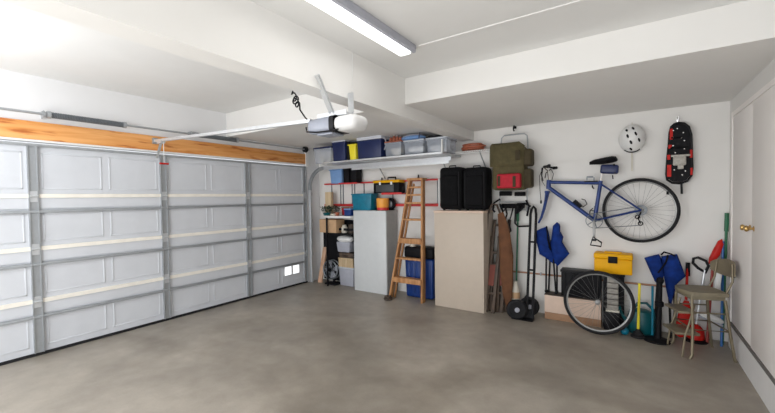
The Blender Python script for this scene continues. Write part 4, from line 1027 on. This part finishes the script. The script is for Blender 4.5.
# ================================================================ metal step stool with backrest
c0 = V((.53, 4.56, 0)); Fd = V((-.94, -.34, 0)).normalized(); Ld = V((.34, -.94, 0)).normalized()
def S(f_, l_, z): return c0 + Fd * f_ + Ld * l_ + V((0, 0, z))
t = thing('step_stool', 'old tan metal step stool with a curved backrest in the right corner', 'stool', c0)
SR = Matrix((Fd, Ld * -1, V((0, 0, 1)))).transposed()
zs = .605
link('seat', MB().prism([S(-.15, -.16, zs - .018), S(-.16, 0, zs - .018), S(-.15, .16, zs - .018), S(.06, .17, zs - .018), S(.12, .155, zs - .018), S(.155, .11, zs - .018), S(.175, 0, zs - .018), S(.155, -.11, zs - .018), S(.12, -.155, zs - .018), S(.06, -.17, zs - .018)], (0, 0, .034)).box(S(0, 0, zs - .035), (.27, .28, .045), SR, bev=.006), M_stoolv, t)
for s_ in (-1, 1):
    link('leg', MB().tube([S(.13, s_ * .14, zs - .05), S(.13, s_ * .155, .3), S(.14, s_ * .17, .04), S(.16, s_ * .175, 0)], .0125, 10), M_stoolp, t)
    link('leg', MB().tube([S(-.13, s_ * .14, zs - .05), S(-.155, s_ * .155, .3), S(-.19, s_ * .17, .02), S(-.2, s_ * .172, 0)], .0125, 10), M_stoolp, t)
link('leg_brace', MB().tube([S(.13, .156, .27), S(-.16, .156, .27), S(-.16, -.156, .27), S(.13, -.156, .27)], .008, 8, loop=True).tube([S(.143, .15, .43), S(-.143, .15, .43)], .007, 8).tube([S(.143, -.15, .43), S(-.143, -.15, .43)], .007, 8), M_stoolp, t)
for s_ in (-1, 1):
    link('back_post', MB().tube([S(-.13, s_ * .13, zs - .02), S(-.16, s_ * .13, zs + .05), S(-.19, s_ * .13, zs + .12), S(-.2, s_ * .11, zs + .28)], .009, 8), M_stoolp, t)
# curved back panel
bk = MB(); rg = []
for i in range(13):
    a = -1 + 2 * i / 12; l_ = .175 * a; f_ = -.225 + .05 * a * a; top_ = .305 - .05 * abs(a) ** 3; bot = .145 + .035 * abs(a) ** 3
    rg.append(bk.ring([S(f_, l_, zs + bot), S(f_ - .014, l_, zs + bot), S(f_ - .014, l_, zs + top_), S(f_, l_, zs + top_)]))
bk.skin(rg); link('backrest', bk, M_stool, t)
# fold-out steps
link('upper_step', MB().box(S(.16, 0, .42), (.15, .27, .022), SR, bev=.006), M_stool, t)
link('lower_step', MB().box(S(.155, 0, .215), (.2, .27, .025), SR, bev=.01), M_stool, t)
for s_ in (-1, 1):
    link('step_frame', MB().tube([S(.1, s_ * .125, .5), S(.15, s_ * .13, .3), S(.18, s_ * .135, .2), S(.205, s_ * .14, 0)], .009, 8), M_stoolp, t)

# things behind the stool
# red dust shovel
Yq = 4.93
a = Wy(679, 262, 4.98)
t = thing('shovel', 'red-handled shovel with a red blade leaning behind the stool', 'shovel', (Wy(684, 330, 4.9).x, 4.9, 0))
pb, pt_ = Wy(685, 318, 4.88), Wy(687.8, 263.5, 5.0)
link('shaft', MB().cyl(Wy(686, 300, 4.92), pt_, .012, n=8), M_redp, t)
link('grip', MB().cyl(Wy(687.7, 276, 4.985), Wy(687.9, 262.5, 5.005), .02, n=10), M_black, t)
bl = pl([(684, 300), (689, 301), (691, 310), (690, 330), (688, 336), (680, 337), (675, 334), (676, 322), (679, 310)], 4.88)
link('blade', MB().puff(bl, 4.87, .05, 0), M_redp, t)
# looped black handle machine
t = thing('string_trimmer', 'garden trimmer with a black loop handle and silver shaft behind the stool', 'trimmer', (Wy(700, 330, 4.9).x, 4.9, 0))
link('loop_handle', MB().tube([Wy(x, y, 4.95) for x, y in ((705, 273), (708.5, 266), (706, 261), (698, 257.5), (693.5, 258.5), (693, 263), (698, 268), (703, 271))], .0135, 8, loop=True), M_rubber, t)
link('shaft', MB().cyl(Wy(705, 270, 4.95), (Wy(696, 325, 4.88).x, 4.90, .15), .012, n=8), M_galv2, t)
q = V((Wy(696, 325, 4.88).x, 4.90, 0))
link('motor_head', MB().lathe([(.06, 0.02), (.075, .04), (.07, .12), (.04, .16), (.015, .18)], q), M_redp, t)
link('cutting_guard', MB().lathe([(.1, .0), (.1, .012), (.06, .03)], q), M_black, t)
# red long-handled tool, green pole, blue pole in the corner
t = thing('garden_tool', 'tall red plastic headed tool leaning in the corner behind the stool backrest', 'garden tool', (Wy(711, 330, 4.9).x, 4.9, 0))
hd = pl([(718, 241), (722, 239), (724, 244), (720, 255), (714, 263), (708, 264), (709, 258), (713, 250)], 4.96)
link('head', MB().puff(hd, 4.96, .06, 0), M_redp, t)
link('shaft', MB().cyl(Wy(713, 262, 4.95), (Wy(707, 335, 4.88).x, 4.88, 0), .012, n=8), mat('dark_red_paint', (.28, .03, .02), .45), t)
a = Wy(727, 213, 5.0)
t = thing('garden_stake', 'tall green pole leaning in the right corner of the room', 'pole', (Wy(719, 340, 4.9).x, 4.93, 0))
link('shaft', MB().cyl(a, (Wy(722, 300, 4.95).x, 4.92, 0), .012, n=8), M_green, t)
link('grip', MB().cyl(a, a + (V((Wy(722, 300, 4.95).x, 4.92, 0)) - a) * .14, .018, n=8), M_green, t)
t = thing('long_brush', 'blue pole with a white brush head standing in the right corner', 'brush', (Wy(719, 338, 4.88).x, 4.88, 0))
xq = Wy(721, 300, 4.9).x
link('shaft', MB().cyl((xq - .0, 4.86, 0), (xq + .02, 4.96, 1.05), .011, n=8), M_lblue if False else mat('blue_pole_paint', (.02, .12, .36), .4), t)
link('brush_head', MB().box((xq - .03, 4.87, .66), (.05, .05, .2), Matrix.Rotation(.1, 3, 'Y'), bev=.015), M_whitep, t)
p = Wy(712, 317, 4.86)
t = thing('sneaker', 'white canvas shoe hung behind the stool legs', 'shoe', (p.x, 4.86, .23))
link('upper', MB().ell((p.x, 4.88, .27), (.10, .045, .04), 18, 10, Matrix.Rotation(.35, 3, 'Y')), M_whitep, t)
link('sole', MB().box((p.x - .01, 4.88, .245), (.2, .07, .018), Matrix.Rotation(.35, 3, 'Y'), bev=.006), M_greyp, t)

for o in SC.objects:
    if '_b' in o: del o['_b']
